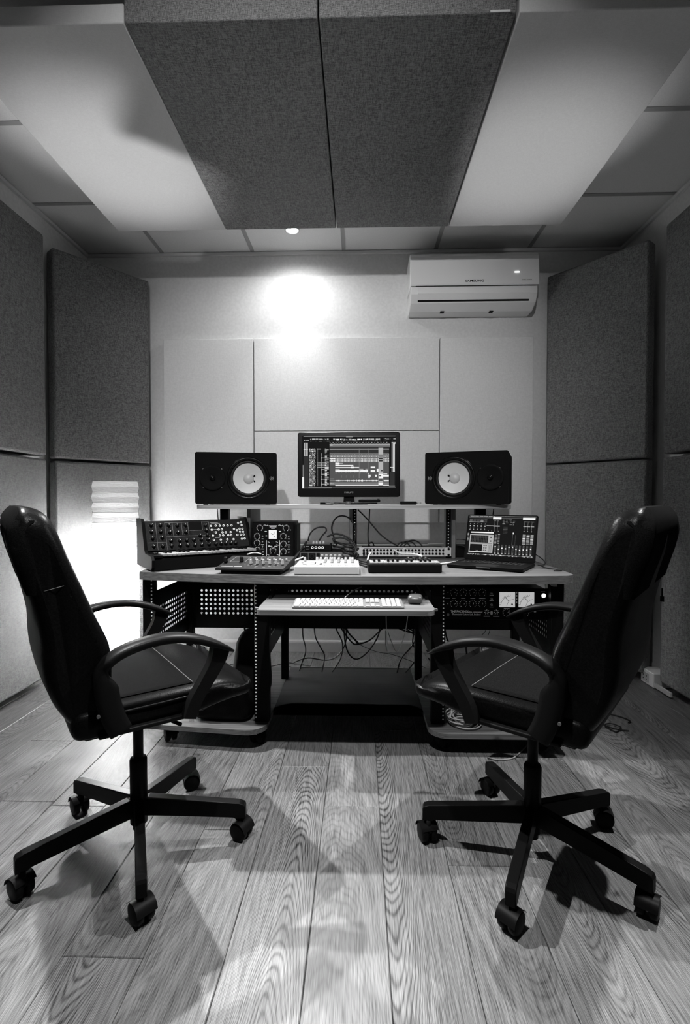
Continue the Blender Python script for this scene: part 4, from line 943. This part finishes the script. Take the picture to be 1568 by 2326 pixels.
for k in range(60): lc(.02 + k * .0163, .945, .03 + k * .0163, .955 + r2.uniform(0, .02), r2.choice((3, 4, 4, 5)))
for k in range(8): lc(.0, .42 + k * .03, .022, .435 + k * .03, r2.choice((2, 3, 4)))
sc_ = B().box(-LW / 2, LW / 2, -.0026, -.002, -LH / 2, LH / 2).build('screen', EM[0], lido); sc_.location = (0, 0, .115)
o = pic('mixer_picture', lido, [q for q in lq if q], LW, LH, -.0027, None); o.location = (0, 0, .115)

# ------------------------------------------------------------------ keyboard and mouse on the tray
kb = thing('computer_keyboard', 'slim white full-size computer keyboard on the pull-out tray', 'keyboard', (-.041, 1.802, .628), R(.8)); kb.scale = (.935, .935, .935)
B().prism([(0, .002), (0, .006), (.003, .008), (.112, .017), (.115, .015), (.115, .002)], -.215, .215, 'x', bev=.0015).build('body', M['alu'], kb)
ka = math.atan2(.009, .109)
kmm = {}
def key(x0, wd, row, hgt=1.0):
    y = .0115 + row * .0186 + (.0186 * (hgt - 1) / 2); k_ = (round(wd, 3), hgt)
    if k_ not in kmm:
        o = B().box(-wd / 2 + .0015, wd / 2 - .0015, -.0078 - .0093 * (hgt - 1), .0078 + .0093 * (hgt - 1), 0, .0028, .001, 1).build('key', M['keyw']); kmm[k_] = o.data; bpy.data.objects.remove(o)
    rep('key', kmm[k_], kb, (x0 + wd / 2, y, .0078 + y * .0826), (ka, 0, 0))
X0 = -.2105; u = .0190
for row, wl in ((0, [1.25, 1, 1.25, 1.25, 5, 1.25, 1, 1.25, 1.25]), (1, [1.35] + [1] * 11 + [2.15]), (2, [1.75] + [1] * 11 + [1.75]), (3, [1.5] + [1] * 12 + [1]), (4, [1] * 13 + [1.5]), (5, [1.04] * 14)):
    x = X0; sc_f = 14.5 / sum(wl)
    for w_ in wl: key(x, u * w_ * sc_f * .985, row); x += u * w_ * sc_f * .985
xa = X0 + u * 14.5 * .985 + .006
for row in (3, 4, 5):
    for k in range(3): key(xa + u * k, u, row)
key(xa + u, u, 1)
for k in range(3): key(xa + u * k, u, 0)
xb = xa + u * 3 + .006
for row in range(6):
    for k in range(4):
        if row == 0 and k == 1: continue
        if k == 3 and row == 1: continue
        key(xb + u * k, u * (2 if (row == 0 and k == 0) else 1), row, 2.0 if (k == 3 and row == 0) else 1.0)
ms = thing('computer_mouse', 'shiny dark grey computer mouse on the tray right of keyboard', 'mouse', (.212, 1.925, .628), R(-8)); ms.scale = (.9, .85, .85)
def mfn(x, y, z):
    k = 1 - .35 * max(0, (y / .055)) ** 2; top = z
    if z > 0: top = z * (1 - .45 * (y / .055 + .25) ** 2)
    return (x * k, y, top)
B().pad(.062, .108, .038, .017, (0, 0, .020), (10, 12, 6), mfn).build('shell', M['mousep'], ms)
B().cyl((-.003, .028, .0345), (.003, .028, .0345), .006, n=12).build('scroll_wheel', M['matte'], ms)

# ------------------------------------------------------------------ office chairs
def office_chair(label, loc, ang, leg_off, zip_=False):
    """local x = forwards, local y = to the sitter's left, z up"""
    t = thing('office_chair', label, 'chair', loc, ang, 'high-backed office chairs')
    # column
    B().lathe([(0, .05), (.017, .05), (.017, .066), (.024, .068), (.0245, .255), (.021, .262), (0, .262)], n=20).build('column_sleeve', M['blackp'], t)
    B().cyl((0, 0, .26), (0, 0, .42), .0145, n=16).build('gas_lift', M['blackp'], t)
    B().prism([(-.12, .418), (.13, .418), (.15, .452), (-.16, .452)], -.085, .085, 'y', bev=.006).build('tilt_mechanism', M['blackp'], t)
    B().tube([(.03, -.06, .435), (.04, -.20, .428), (.05, -.235, .43)], .005, 8).build('height_lever', M['blackp'], t)
    # five legs, each with its twin-wheel caster
    L = .30
    prof = [(.018, .092), (.018, .142), (.03, .146), (L - .006, .112), (L + .008, .108), (L + .012, .10), (L + .012, .066), (L - .018, .066), (L - .022, .075)]
    lb = B(); lb.prism(prof, -.0135, .0135, 'y', bev=.003); lo_ = lb.build('leg', M['blackp'], t); lm = lo_.data; bpy.data.objects.remove(lo_)
    cb2 = caster_bm(.028, .052, .068); c0 = cb2.build('caster', M['blackp']); cm = c0.data; bpy.data.objects.remove(c0)
    for k in range(5):
        a = leg_off + 2 * PI * k / 5
        lg = rep('leg', lm, t, (0, 0, 0), (0, 0, a))
        rep('caster', cm, lg, (L - .002, 0, 0), (0, 0, CAST[k]))
    # seat
    def sfn(x, y, z):
        u_, v_ = x / .235, y / .25
        if z > 0: z += .014 * (1 - u_ ** 4) * (1 - v_ ** 2) - .012 * max(0, u_ - .6) / .4 * 2 * 0.6 + .006 * abs(v_) ** 3
        if u_ > .55: z -= .018 * ((u_ - .55) / .45) ** 2
        if z < 0 and u_ > .2: z += .026 * ((u_ - .2) / .8)
        y *= 1 - .10 * max(0, u_) ** 3
        return (x, y, z)
    sp_ = B(); sp_.pad(.47, .50, .066, .028, (.03, 0, .480), (16, 16, 6), sfn)
    so = sp_.build('seat', M['leather'], t)
    def seat_z(x, y):
        dx = x - .03; lim = .033; q = Vector((max(-.207, min(.207, dx)), max(-.222, min(.222, y)), .005))
        r2_ = .028 ** 2 - (dx - q.x) ** 2 - (y - q.y) ** 2
        return .480 + sfn(q.x if abs(dx) < .207 else dx, y, .005 + math.sqrt(max(r2_, 0)))[2]
    ib = B(); NI, NJ = 16, 14; vs = []
    for i in range(NI + 1):
        y = -.205 + .41 * i / NI; xs_ = .088 + .12 * y * y
        for j in range(NJ + 1):
            x = -.17 + (xs_ + .17) * j / NJ; vs.append((x, y, seat_z(x, y) + .0025))
    ib.faces_from(vs, [(i * (NJ + 1) + j, (i + 1) * (NJ + 1) + j, (i + 1) * (NJ + 1) + j + 1, i * (NJ + 1) + j + 1) for i in range(NI) for j in range(NJ)], True)
    ib.build('seat_insert', M['mesh'], so)
    B().tube([(.088 + .12 * y * y, y, seat_z(.088 + .12 * y * y, y) + .003) for y in [-.205 + .41 * i / 20 for i in range(21)]], .0013, 5).build('seat_seam', M['seam'], so)
    B().tube(smooth_pts([(-.19, -.243, .500), (-.05, -.249, .502), (.07, -.248, .503)], 5), .004, 6).build('seat_piping', M['leather'], so)
    B().tube(smooth_pts([(.10, -.246, .502), (.18, -.238, .497), (.235, -.215, .486)], 5), .0022, 5).build('seat_stitching', M['seam'], so)
    B().prism([(-.17, .440), (.12, .446), (.16, .462), (-.2, .462)], -.225, .225, 'y', bev=.008).build('seat_shell', M['blackp'], t)
    # backrest: profile lofted across the width
    fr = [(-.150, .47), (-.120, .52), (-.110, .58), (-.115, .66), (-.145, .735), (-.178, .82), (-.205, .89), (-.226, .95), (-.247, .987)]
    re = [(-.285, 1.003), (-.303, .995), (-.318, .965), (-.311, .90), (-.294, .84), (-.275, .77), (-.262, .70), (-.258, .62), (-.240, .55), (-.205, .487), (-.178, .462)]
    loop = [(p.x, p.y) for p in smooth_pts([(x, z, 0) for x, z in fr + re], 4, True)]
    cxm = lambda z: -.19 - .09 * max(0, min(1, (z - .5) / .5))
    st = [(-.240, .030, .050), (-.236, .016, .032), (-.226, .006, .016), (-.205, .0, .004), (-.1, -.004, 0), (0, -.005, 0), (.1, -.004, 0), (.205, 0, .004), (.226, .006, .016), (.236, .016, .032), (.240, .030, .050)]
    b = B(); rows = []
    def taper(z): return 1 - .10 * max(0, (z - .80) / .2) ** 2 - .05 * max(0, (.60 - z) / .14) ** 2
    for s_, ins, drop in st:
        row = []
        for x, z in loop:
            d = Vector((x - cxm(z), (z - .73) * .12)); dl_ = d.length
            x2 = x - (d.x / dl_) * ins * .9 if dl_ > 1e-6 else x
            z2 = z - max(0, (z - .90) / .1) * drop + max(0, (.52 - z) / .06) * drop * .5
            row.append(b.b.verts.new((x2, s_ * taper(z2), z2)))
        rows.append(row)
    n_ = len(loop)
    for i in range(len(rows) - 1):
        for k in range(n_):
            f = b.b.faces.new((rows[i][k], rows[i][(k + 1) % n_], rows[i + 1][(k + 1) % n_], rows[i + 1][k])); f.smooth = True
    for r_ in (rows[0], rows[-1]):
        f = b.b.faces.new(r_); f.smooth = False
    bo = b.build('backrest', M['leather'], t)
    # cloth cover over the rear of the headrest
    b = B(); rows = []
    idx = [(x, z) for x, z in loop if x < cxm(z) - .012 and z > .80 and not (x > -.285 and z > .97)]
    idx.sort(key=lambda q: -q[1])
    for s_ in (-.2425, -.235, -.2, 0, .2, .235, .2425):
        e = abs(s_) > .24
        rows.append([b.b.verts.new((max(min(x + (.030 if e else -.003), -.27 - .0 * z), x - .003) if e else x - .004, s_ * taper(z) * 1.012, z - max(0, (z - .90) / .1) * (.03 if abs(s_) > .23 else .0))) for x, z in idx])
    for i in range(len(rows) - 1):
        for k in range(len(idx) - 1):
            f = b.b.faces.new((rows[i][k], rows[i + 1][k], rows[i + 1][k + 1], rows[i][k + 1])); f.smooth = True
    b.build('headrest_cover', M['mesh'], bo)
    B().tube(smooth_pts([(-.255, -.2375, .812), (-.232, -.2385, .817), (-.208, -.2365, .822)], 4), .0010, 5).build('stitching', M['seam'], bo)
    if zip_: B().box(-.283, -.279, -.244, -.240, .74, .765).box(-.286, -.276, -.244, -.241, .726, .742).build('zip_pull', M['blackg'], bo)
    # loop armrests
    for s_ in (-1, 1):
        y = s_ * .268; b = B()
        path = [(-.128, .458), (-.146, .50), (-.160, .56), (-.160, .615), (-.122, .655), (-.06, .676), (.01, .681), (.08, .668), (.14, .643), (.185, .612)]
        top = smooth_pts([(x, 0, z) for x, z in path], 5)
        th = lambda i: .028 if i > len(top) * .42 else .030
        vs = []; m_ = len(top)
        for i, p in enumerate(top):
            a_, c_ = top[max(i - 1, 0)], top[min(i + 1, m_ - 1)]; tg = (c_ - a_).normalized(); nn = Vector((tg.z, 0, -tg.x))
            g = i / (m_ - 1); hw_ = .028 if .38 < g < .97 else .020; hw_ *= (1 - .6 * max(0, (g - .93) / .07)); tk = (.030 if g < .35 else .020) * (1 - .7 * max(0, (g - .85) / .15))
            if g < .40: tk = .052 - .032 * max(0, (g - .25) / .15)
            q = p + nn * tk
            for (pp, ww) in ((p, hw_ * .75), (p + nn * tk * .25, hw_), (q - nn * tk * .25, hw_), (q, hw_ * .75)):
                vs += [(pp.x, y - ww, pp.z)]
            for (pp, ww) in ((q, hw_ * .75), (q - nn * tk * .25, hw_), (p + nn * tk * .25, hw_), (p, hw_ * .75)):
                vs += [(pp.x, y + ww, pp.z)]
        v = b.faces_from(vs, [(i * 8 + k, i * 8 + (k + 1) % 8, (i + 1) * 8 + (k + 1) % 8, (i + 1) * 8 + k) for i in range(m_ - 1) for k in range(8)], True)
        for ks_ in (range(7, -1, -1), range((m_ - 1) * 8, m_ * 8)): b.b.faces.new([v[i] for i in ks_])
        arm = b.build('armrest', M['blackp'], t)
        # front strut
        b = B(); pts = smooth_pts([(.150, 0, .632), (.138, 0, .595), (.110, 0, .55), (.080, 0, .505), (.062, 0, .462)], 4); vs = []; m_ = len(pts)
        for i, p in enumerate(pts):
            g = i / (m_ - 1); wx_ = .040 - .012 * g + .02 * max(0, .3 - g); ww = .014
            vs += [(p.x - wx_ * .6, y - ww, p.z), (p.x + wx_ * .45, y - ww, p.z - .008), (p.x + wx_ * .45, y + ww, p.z - .008), (p.x - wx_ * .6, y + ww, p.z)]
        v = b.faces_from(vs, [(i * 4 + k, i * 4 + (k + 1) % 4, (i + 1) * 4 + (k + 1) % 4, (i + 1) * 4 + k) for i in range(m_ - 1) for k in range(4)], False)
        for ks_ in (range(3, -1, -1), range((m_ - 1) * 4, m_ * 4)): b.b.faces.new([v[i] for i in ks_])
        b.build('arm_strut', M['blackp'], arm)
        yy = s_ * .25
        B().box(-.15, .09, min(yy - s_ * .06, yy + s_ * .012), max(yy - s_ * .06, yy + s_ * .012), .452, .464, .004).build('arm_bracket', M['blackp'], arm)
        B().cyl((-.155, y + s_ * .018, .52), (-.155, y + s_ * .0225, .52), .004, n=12).build('bolt', M['midg2'], arm)
    return t
CAST = [2.6, 2.2, 2.9, 1.9, 3.6]
FL = R(37.5)
office_chair('black leather high-back office chair on the left, beside the paper lamp', (-.651, 1.456, 0), FL, R(6.8) - FL)
FR = PI - FL
CAST = [2.4, 3.4, 2.0, 2.8, 1.7]
office_chair('black leather high-back office chair on the right, in front of the compressor', (.497, 1.449, 0), FR, R(26.5) - FR, True)

# ------------------------------------------------------------------ bags and cables on the desk base
def lumpy(sx, sy, sz, r, seed, amp, cut=(18, 12, 12)):
    rg = random.Random(seed); ph = [(rg.uniform(0, 6), rg.uniform(8, 22), rg.uniform(-1, 1), rg.uniform(-1, 1), rg.uniform(-1, 1)) for _ in range(7)]
    def fn(x, y, z):
        d = sum(math.sin(p + f * (a * x + b_ * y + c * z)) for p, f, a, b_, c in ph) / 7
        k = 1 - .35 * max(0, (z + sz / 2) / sz) ** 1.5
        return (x * k + amp * d, y * k + amp * d * .7, z * (1 + .1 * d) + (amp * d if z > -sz * .3 else 0))
    return B().pad(sx, sy, sz, r, (0, 0, sz / 2 + .004), cut, fn)
bg = thing('shoulder_bag', 'slouching black leather bag on the desk base behind the left chair', 'bag', (-.580, 2.135, .092), R(-4))
lumpy(.26, .17, .16, .05, 4, .022).build('body', M['leather'], bg)
B().tube(smooth_pts([(-.10, -.05, .02), (-.05, -.085, .075), (.0, -.07, .14), (.06, -.06, .10), (.10, -.06, .03)], 6), .004, 6).build('strap', M['leather'], bg)
B().box(-.115, -.095, -.098, -.094, .012, .03).build('buckle', M['steel'], bg)
bp_ = thing('backpack', 'tall black backpack standing on the desk base behind left rack', 'backpack', (-.502, 2.33, .092), R(3))
lumpy(.185, .20, .31, .06, 9, .006).build('body', M['matte'], bp_)
B().tube(smooth_pts([(-.02, 0, .295), (-.03, 0, .335), (.03, 0, .335), (.03, 0, .295)], 5), .005, 6).build('carry_loop', M['matte'], bp_)
cl_ = B(); rg = random.Random(8)
for k in range(9):
    pts = []; ox, oy = rg.uniform(-.012, .012), rg.uniform(-.012, .012); ra, rb = rg.uniform(.045, .068), rg.uniform(.05, .066); tl, tp = rg.uniform(-.25, .25), rg.uniform(0, 6)
    for i in range(36):
        a = 2 * PI * i / 36; pts.append((ox + ra * math.cos(a), oy + rb * math.sin(a), .004 + k * .0042 + .012 * (1 + math.sin(a + tp)) * abs(tl) * (k > 2)))
    cl_.tube(pts, .0028, 6, True)
cl_.tube(smooth_pts([(-.05, .01, .02), (-.03, .05, .05), (.01, .055, .075), (.045, .03, .05), (.06, -.01, .015)], 6), .0028, 6)
cc = cl_.build('cable_coil', M['grey']); cc.location = (.428, 2.085, .0925); tag(cc, 'coil of pale cable lying on the right foot of the desk', 'cable')
def cable(pts, r, label, m='rubber', group=None, k=6):
    return tag(B().tube(smooth_pts(pts, k), r, 7).build('cable', M[m]), label, 'cable', group)
cable([(.47, 2.25, .40), (.475, 2.15, .22), (.50, 2.08, .125), (.57, 2.035, .099), (.66, 2.03, .099), (.74, 2.06, .10), (.77, 2.12, .11)], .0042, 'thick black cable bowed over the right foot of the desk')
cable([(.505, 1.985, .003), (.54, 1.97, .003), (.58, 1.975, .003), (.62, 2.0, .003), (.70, 2.1, .003)], .0028, 'short pale cable on the floor in front of the right desk foot', 'grey')
cable([(1.05, 2.47, .004), (1.13, 2.44, .004), (1.20, 2.40, .004), (1.235, 2.36, .004), (1.24, 2.33, .004), (1.225, 2.318, .004)], .0032, 'black cable end lying on the floor right of the right chair')
cable([(1.02, 2.36, .004), (1.09, 2.31, .004), (1.115, 2.27, .005), (1.145, 2.245, .006), (1.16, 2.26, .010), (1.13, 2.29, .012), (1.10, 2.275, .008), (1.12, 2.225, .004), (1.15, 2.24, .004), (1.185, 2.235, .004)], .003, 'black knotted cable on the floor right of the right chair')
# under the desk: cables hanging from the rear panel down to base and floor
Yc = 2.66
hang = [
    ([(-.30, Yc, .40), (-.30, Yc, .30), (-.285, Yc, .22), (-.31, Yc + .02, .14), (-.325, Yc + .05, .095)], .0035, 'black cable hanging straight behind the desk panel, nearest the left rack', 0),
    ([(-.24, Yc, .40), (-.235, Yc, .30), (-.205, Yc, .235), (-.185, Yc, .19), (-.20, Yc + .02, .10)], .0035, 'black cable with a kink hanging under the desk, second from the left rack', 0),
    ([(-.145, Yc, .40), (-.12, Yc, .33), (-.09, Yc, .26), (-.10, Yc, .18), (-.145, Yc + .02, .10)], .0035, 'black cable curving down to the base board left of centre', 0),
    ([(-.36, Yc + .08, .13), (-.28, Yc + .08, .155), (-.18, Yc + .06, .150), (-.11, Yc + .03, .19), (-.07, Yc, .28), (-.08, Yc, .40)], .0032, 'black cable sweeping low from the left rack up to the desk', 0),
    ([(-.085, Yc, .40), (-.075, Yc, .26), (-.045, Yc, .19), (.0, Yc, .18), (.06, Yc, .235), (.105, Yc, .32), (.10, Yc, .40)], .0038, 'black cable hanging in a deep loop below the desk centre', 0),
    ([(-.13, Yc + .02, .40), (-.09, Yc, .33), (-.04, Yc, .265), (-.01, Yc, .255), (.05, Yc, .275), (.10, Yc, .32), (.15, Yc, .37), (.17, Yc, .41)], .004, 'black cable swung in a wide shallow loop under the desk', 0),
    ([(-.10, Yc + .03, .40), (-.08, Yc + .02, .34), (-.03, Yc, .285), (-.005, Yc, .258), (-.015, Yc, .272), (-.06, Yc, .32), (-.09, Yc, .41)], .004, 'black cable doubled back on itself below the desk centre', 0),
    ([(.13, Yc, .38), (.19, Yc, .35), (.25, Yc, .325), (.30, Yc, .32), (.315, Yc, .34)], .0045, 'thick black cable crossing towards the right rack leg', 0),
    ([(-.02, Yc + .03, .255), (.08, Yc + .05, .205), (.18, Yc + .07, .18), (.28, Yc + .09, .14), (.36, Yc + .1, .10)], .0016, 'thin black wire slanting low across to the right rack', 0),
    ([(.315, Yc, .31), (.27, Yc, .24), (.22, Yc, .18), (.20, Yc + .02, .10)], .0038, 'black cable dropping to the base beside the right rack leg', 0),
    ([(.33, Yc, .22), (.28, Yc, .15), (.245, Yc + .02, .10)], .0038, 'short black cable reaching the base behind the right rack leg', 0),
    ([(.205, Yc, .40), (.24, Yc, .345), (.30, Yc, .30), (.32, Yc, .27), (.30, Yc, .235), (.28, Yc, .265), (.285, Yc, .33), (.27, Yc, .40)], .0036, 'looped black cable bunched beside the right rack leg, lower loop', 0),
    ([(.215, Yc + .02, .41), (.235, Yc, .36), (.285, Yc, .325), (.31, Yc, .29), (.325, Yc, .33), (.27, Yc, .365), (.25, Yc, .41)], .0036, 'looped black cable bunched beside the right rack leg, upper loop', 0),
    ([(.395, Yc, .42), (.385, Yc, .33), (.40, Yc, .26), (.44, Yc, .30), (.42, Yc, .42)], .004, 'black cable pair hanging in the right rack opening', 0),
    ([(.43, Yc, .42), (.445, Yc, .36), (.46, Yc, .29), (.49, Yc, .24)], .0045, 'thick black cable slanting in the right rack opening', 0),
    ([(.36, Yc + .05, .21), (.41, Yc + .05, .17), (.40, Yc + .05, .13), (.37, Yc + .05, .17), (.42, Yc + .06, .10)], .0032, 'tangled black cable low in the right rack opening', 0),
    ([(.66, Yc, .41), (.665, Yc, .34), (.63, Yc, .30), (.60, Yc, .285), (.63, Yc, .28), (.68, Yc, .32), (.685, Yc, .41)], .0016, 'thin wire loop hanging behind the right chair armrest', 0),
    ([(-.87, 2.75, .40), (-.83, 2.74, .36), (-.78, 2.74, .345), (-.74, 2.73, .33)], .0035, 'black cable arching behind the left rack by the wall socket', 0),
    ([(-.92, 2.75, .42), (-.925, 2.74, .33), (-.90, 2.74, .28), (-.86, 2.74, .265)], .003, 'black cable curling past the left rear rack leg', 0)]
for pts, r_, lab, _ in hang: cable(pts, r_, lab)
cable([(-.86, 2.95, .004), (-.70, 2.92, .004), (-.58, 2.86, .004), (-.50, 2.95, .004), (-.42, 3.05, .004)], .0034, 'black cable along the floor behind the left rack')
cable([(-.80, 3.08, .004), (-.66, 3.12, .004), (-.55, 3.05, .004), (-.44, 3.12, .004), (-.30, 3.06, .004)], .0025, 'thinner black cable along the floor nearest the back wall')
cable([(.10, 1.90, .606), (.105, 1.95, .50), (.115, 2.06, .40), (.12, 2.3, .36), (.13, 2.5, .37)], .0016, 'pale keyboard lead hanging below the tray, left of two', 'grey')
cable([(.185, 1.90, .606), (.175, 1.95, .50), (.155, 2.06, .40), (.15, 2.3, .36), (.14, 2.5, .37)], .0016, 'pale mouse lead hanging below the tray, right of two', 'grey')
cable([(-.06, 1.91, .640), (-.05, 1.96, .645), (-.02, 2.05, .652), (.01, 2.12, .652)], .0016, 'white keyboard lead running back over the tray', 'grey')
cable([(.16, 2.14, .632), (.17, 2.15, .65), (.21, 2.17, .668), (.245, 2.16, .668), (.265, 2.14, .66), (.27, 2.12, .645)], .0032, 'dark lead arching over the tray behind the mouse', 'dkg')
# desktop cables
cable([(-.255, 2.50, .815), (-.245, 2.50, .85), (-.215, 2.50, .878), (-.175, 2.51, .882), (-.165, 2.51, .865), (-.185, 2.51, .84), (-.20, 2.51, .816)], .0038, 'small black cable loop rising from the black amplifier')
cable([(-.115, 2.54, .79), (-.13, 2.55, .83), (-.14, 2.55, .88), (-.12, 2.55, .925), (-.085, 2.55, .938), (-.045, 2.55, .92), (-.02, 2.54, .87), (-.025, 2.54, .80)], .0040, 'large black cable loop standing beside the shelf centre upright')
cable([(-.16, 2.50, .835), (-.12, 2.50, .85), (-.07, 2.50, .838), (-.03, 2.49, .81), (-.01, 2.48, .77)], .0045, 'black cable arching right from the amplifier, upper one')
cable([(-.135, 2.49, .825), (-.09, 2.49, .832), (-.05, 2.49, .815), (-.025, 2.48, .775)], .0045, 'black cable arching right from the amplifier, lower one')
rg = random.Random(14)
for k, lab in enumerate(('lowest', 'second', 'third', 'fourth', 'fifth', 'topmost')):
    z = .752 + k * .010
    cable([(-.128 + rg.uniform(-.012, .012), 2.50 + .01 * (k % 3), z + .012), (-.095, 2.47 + .012 * (k % 3), z + rg.uniform(0, .016)), (-.055, 2.46 + .012 * (k % 2), z + rg.uniform(-.004, .008)), (-.025, 2.47, z - rg.uniform(0, .012)), (-.015 + rg.uniform(-.01, .01), 2.45, .735 + k * .004)], .0046, 'black cable in the heap beside the amplifier, %s of the heap' % lab, group='heaped cables')
cable([(-.315, 2.41, .73), (-.29, 2.43, .765), (-.275, 2.46, .79), (-.262, 2.49, .812)], .0045, 'black cable climbing from the desk to the amplifier left side')
cable([(-.325, 2.44, .728), (-.30, 2.46, .758), (-.28, 2.47, .775), (-.27, 2.48, .78)], .0042, 'black cable beside the dial unit reaching the amplifier')
ad = thing('power_adapter', 'rounded dark grey adapter leaning on the shelf centre upright', 'adapter', (-.032, 2.52, .745))
B().prism(rounded(-.016, .016, 0, .055, .012, 4), -.012, .012, 'y', bev=.003).build('body', M['midg'], ad)
cable([(-.008, 2.58, .968), (.04, 2.57, .92), (.10, 2.56, .85), (.15, 2.56, .81), (.195, 2.56, .785)], .0035, 'black cable slanting from the shelf down onto the patchbay')
cable([(.052, 2.60, .976), (.050, 2.60, .92), (.044, 2.60, .85), (.046, 2.60, .80), (.052, 2.59, .782)], .0032, 'black cable hanging straight from the shelf onto the patchbay')
for k, (cx, lab) in enumerate(((.225, 'left'), (.25, 'middle'), (.275, 'right'))):
    r_ = .034 + .006 * k
    cable([(cx - r_, 2.60, .780), (cx - r_ * .6, 2.605, .795 + .004 * k), (cx, 2.61, .800 + .005 * k), (cx + r_ * .6, 2.61, .795 + .003 * k), (cx + r_, 2.60, .780)], .0036, 'black cable loop on the patchbay, %s one of three' % lab, group='loops on the patchbay')
cable([(.045, 2.60, .780), (.050, 2.595, .795), (.065, 2.60, .800), (.075, 2.61, .782)], .0036, 'short black cable loop on the patchbay left end')
cable([(.175, 2.545, .767), (.178, 2.52, .765), (.20, 2.47, .757), (.235, 2.38, .765), (.26, 2.29, .771), (.275, 2.24, .770)], .0042, 'white patch cable running from the patchbay to the small keyboard', 'whitec')
cable([(.045, 2.48, .757), (.052, 2.44, .762), (.045, 2.40, .755), (.038, 2.36, .735), (.05, 2.30, .728)], .0042, 'short white cable hooked beside the small keyboard left corner', 'whitec')
cable([(.32, 2.22, .728), (.36, 2.30, .727), (.42, 2.36, .727), (.47, 2.40, .727)], .0036, 'white cable lying between the small keyboard and laptop', 'whitec')
cable([(.34, 2.30, .726), (.40, 2.33, .726), (.45, 2.38, .726), (.48, 2.47, .726)], .0028, 'grey cable lying between the small keyboard and laptop', 'grey')
for k, z in enumerate((.726, .733, .740)):
    cable([(.0, 2.30 + .01 * k, z), (.02, 2.24 + .02 * k, z), (.032, 2.20 + .02 * k, z + .002)], .004, 'black cable stub between the white synth and small keyboard, %s' % ('bottom', 'middle', 'top')[k], group='cable stubs on the desk')
cable([(-.50, 2.23, .775), (-.47, 2.24, .782), (-.44, 2.25, .776)], .003, 'pale lead bending behind the groove box', 'grey')
cable([(-.31, 2.24, .735), (-.29, 2.28, .745), (-.262, 2.34, .752)], .0036, 'white lead slanting up behind the groove box right corner', 'whitec')
cable([(.745, 2.42, .785), (.80, 2.40, .775), (.845, 2.36, .745), (.835, 2.30, .728), (.80, 2.29, .7255)], .0022, 'thin black wire looping off the desk right of the laptop')
cable([(.792, 2.235, .731), (.80, 2.19, .727), (.828, 2.14, .727), (.838, 2.115, .727), (.80, 2.10, .727)], .0028, 'black charging lead lying right of the laptop')
cable([(.50, 2.62, .815), (.53, 2.61, .815), (.56, 2.60, .805), (.57, 2.58, .78)], .002, 'thin black wire arching behind the laptop, upper one')
cable([(.50, 2.60, .785), (.53, 2.59, .782), (.55, 2.57, .76), (.56, 2.55, .73)], .0026, 'black wire drooping behind the laptop, lower one')
small(B().box(-.06, .06, -.05, .05, 0, .062, .004).build('black_box', M['matte']), (.546, 2.66, .722), 'black box behind the laptop next to the right shelf upright', 'box')
cable([(-.765, 2.70, .974), (-.762, 2.70, .93), (-.756, 2.69, .89), (-.755, 2.68, .80)], .0026, 'black lead dropping from the left loudspeaker behind the synthesizer')
cable([(.70, 2.66, .974), (.695, 2.66, .93), (.69, 2.65, .88), (.685, 2.62, .80)], .003, 'black lead dropping from the right loudspeaker behind the laptop')
# ------------------------------------------------------------------ wall sockets
so = thing('socket_box', 'white surface power socket box on the wall behind the left chair', 'power socket', (-1.03, YB - .015, .005))
B().box(-.05, .05, -.055, 0, 0, .055, .004).build('box', M['white'], so)
B().lathe([(.026, 0), (.026, -.006), (.022, -.007), (.02, -.002), (.0, -.002)], (-.005, -.055, .028), (0, 1, 0), 20).build('socket_ring', M['white'], so)
B().cyl((-.005, -.057, .028), (-.005, -.085, .028), .018, .014, n=14).build('plug', M['matte'], so)
s2 = thing('socket_box', 'white socket box on the floor at the foot of right corner', 'power socket', (1.632, 2.80, .002), 0)
B().box(-.045, .045, -.045, .08, 0, .078, .004).build('box', M['trim'], s2)
B().box(-.048, -.045, .0, .07, .012, .062, .001, 1).build('socket_plate', M['white'], s2)
for y in (.02, .05):
    for z in (.026, .045): B().cyl((-.048, y, z), (-.0486, y, z), .004, n=10).build('socket_hole', M['matte'], s2)
small(B().box(-.006, .006, -.07, .07, 0, .024, .002).build('cable_cover', M['skirt']), (1.588, 2.67, .012), 'short white strip along the floor under the right wall panel', 'cable cover')
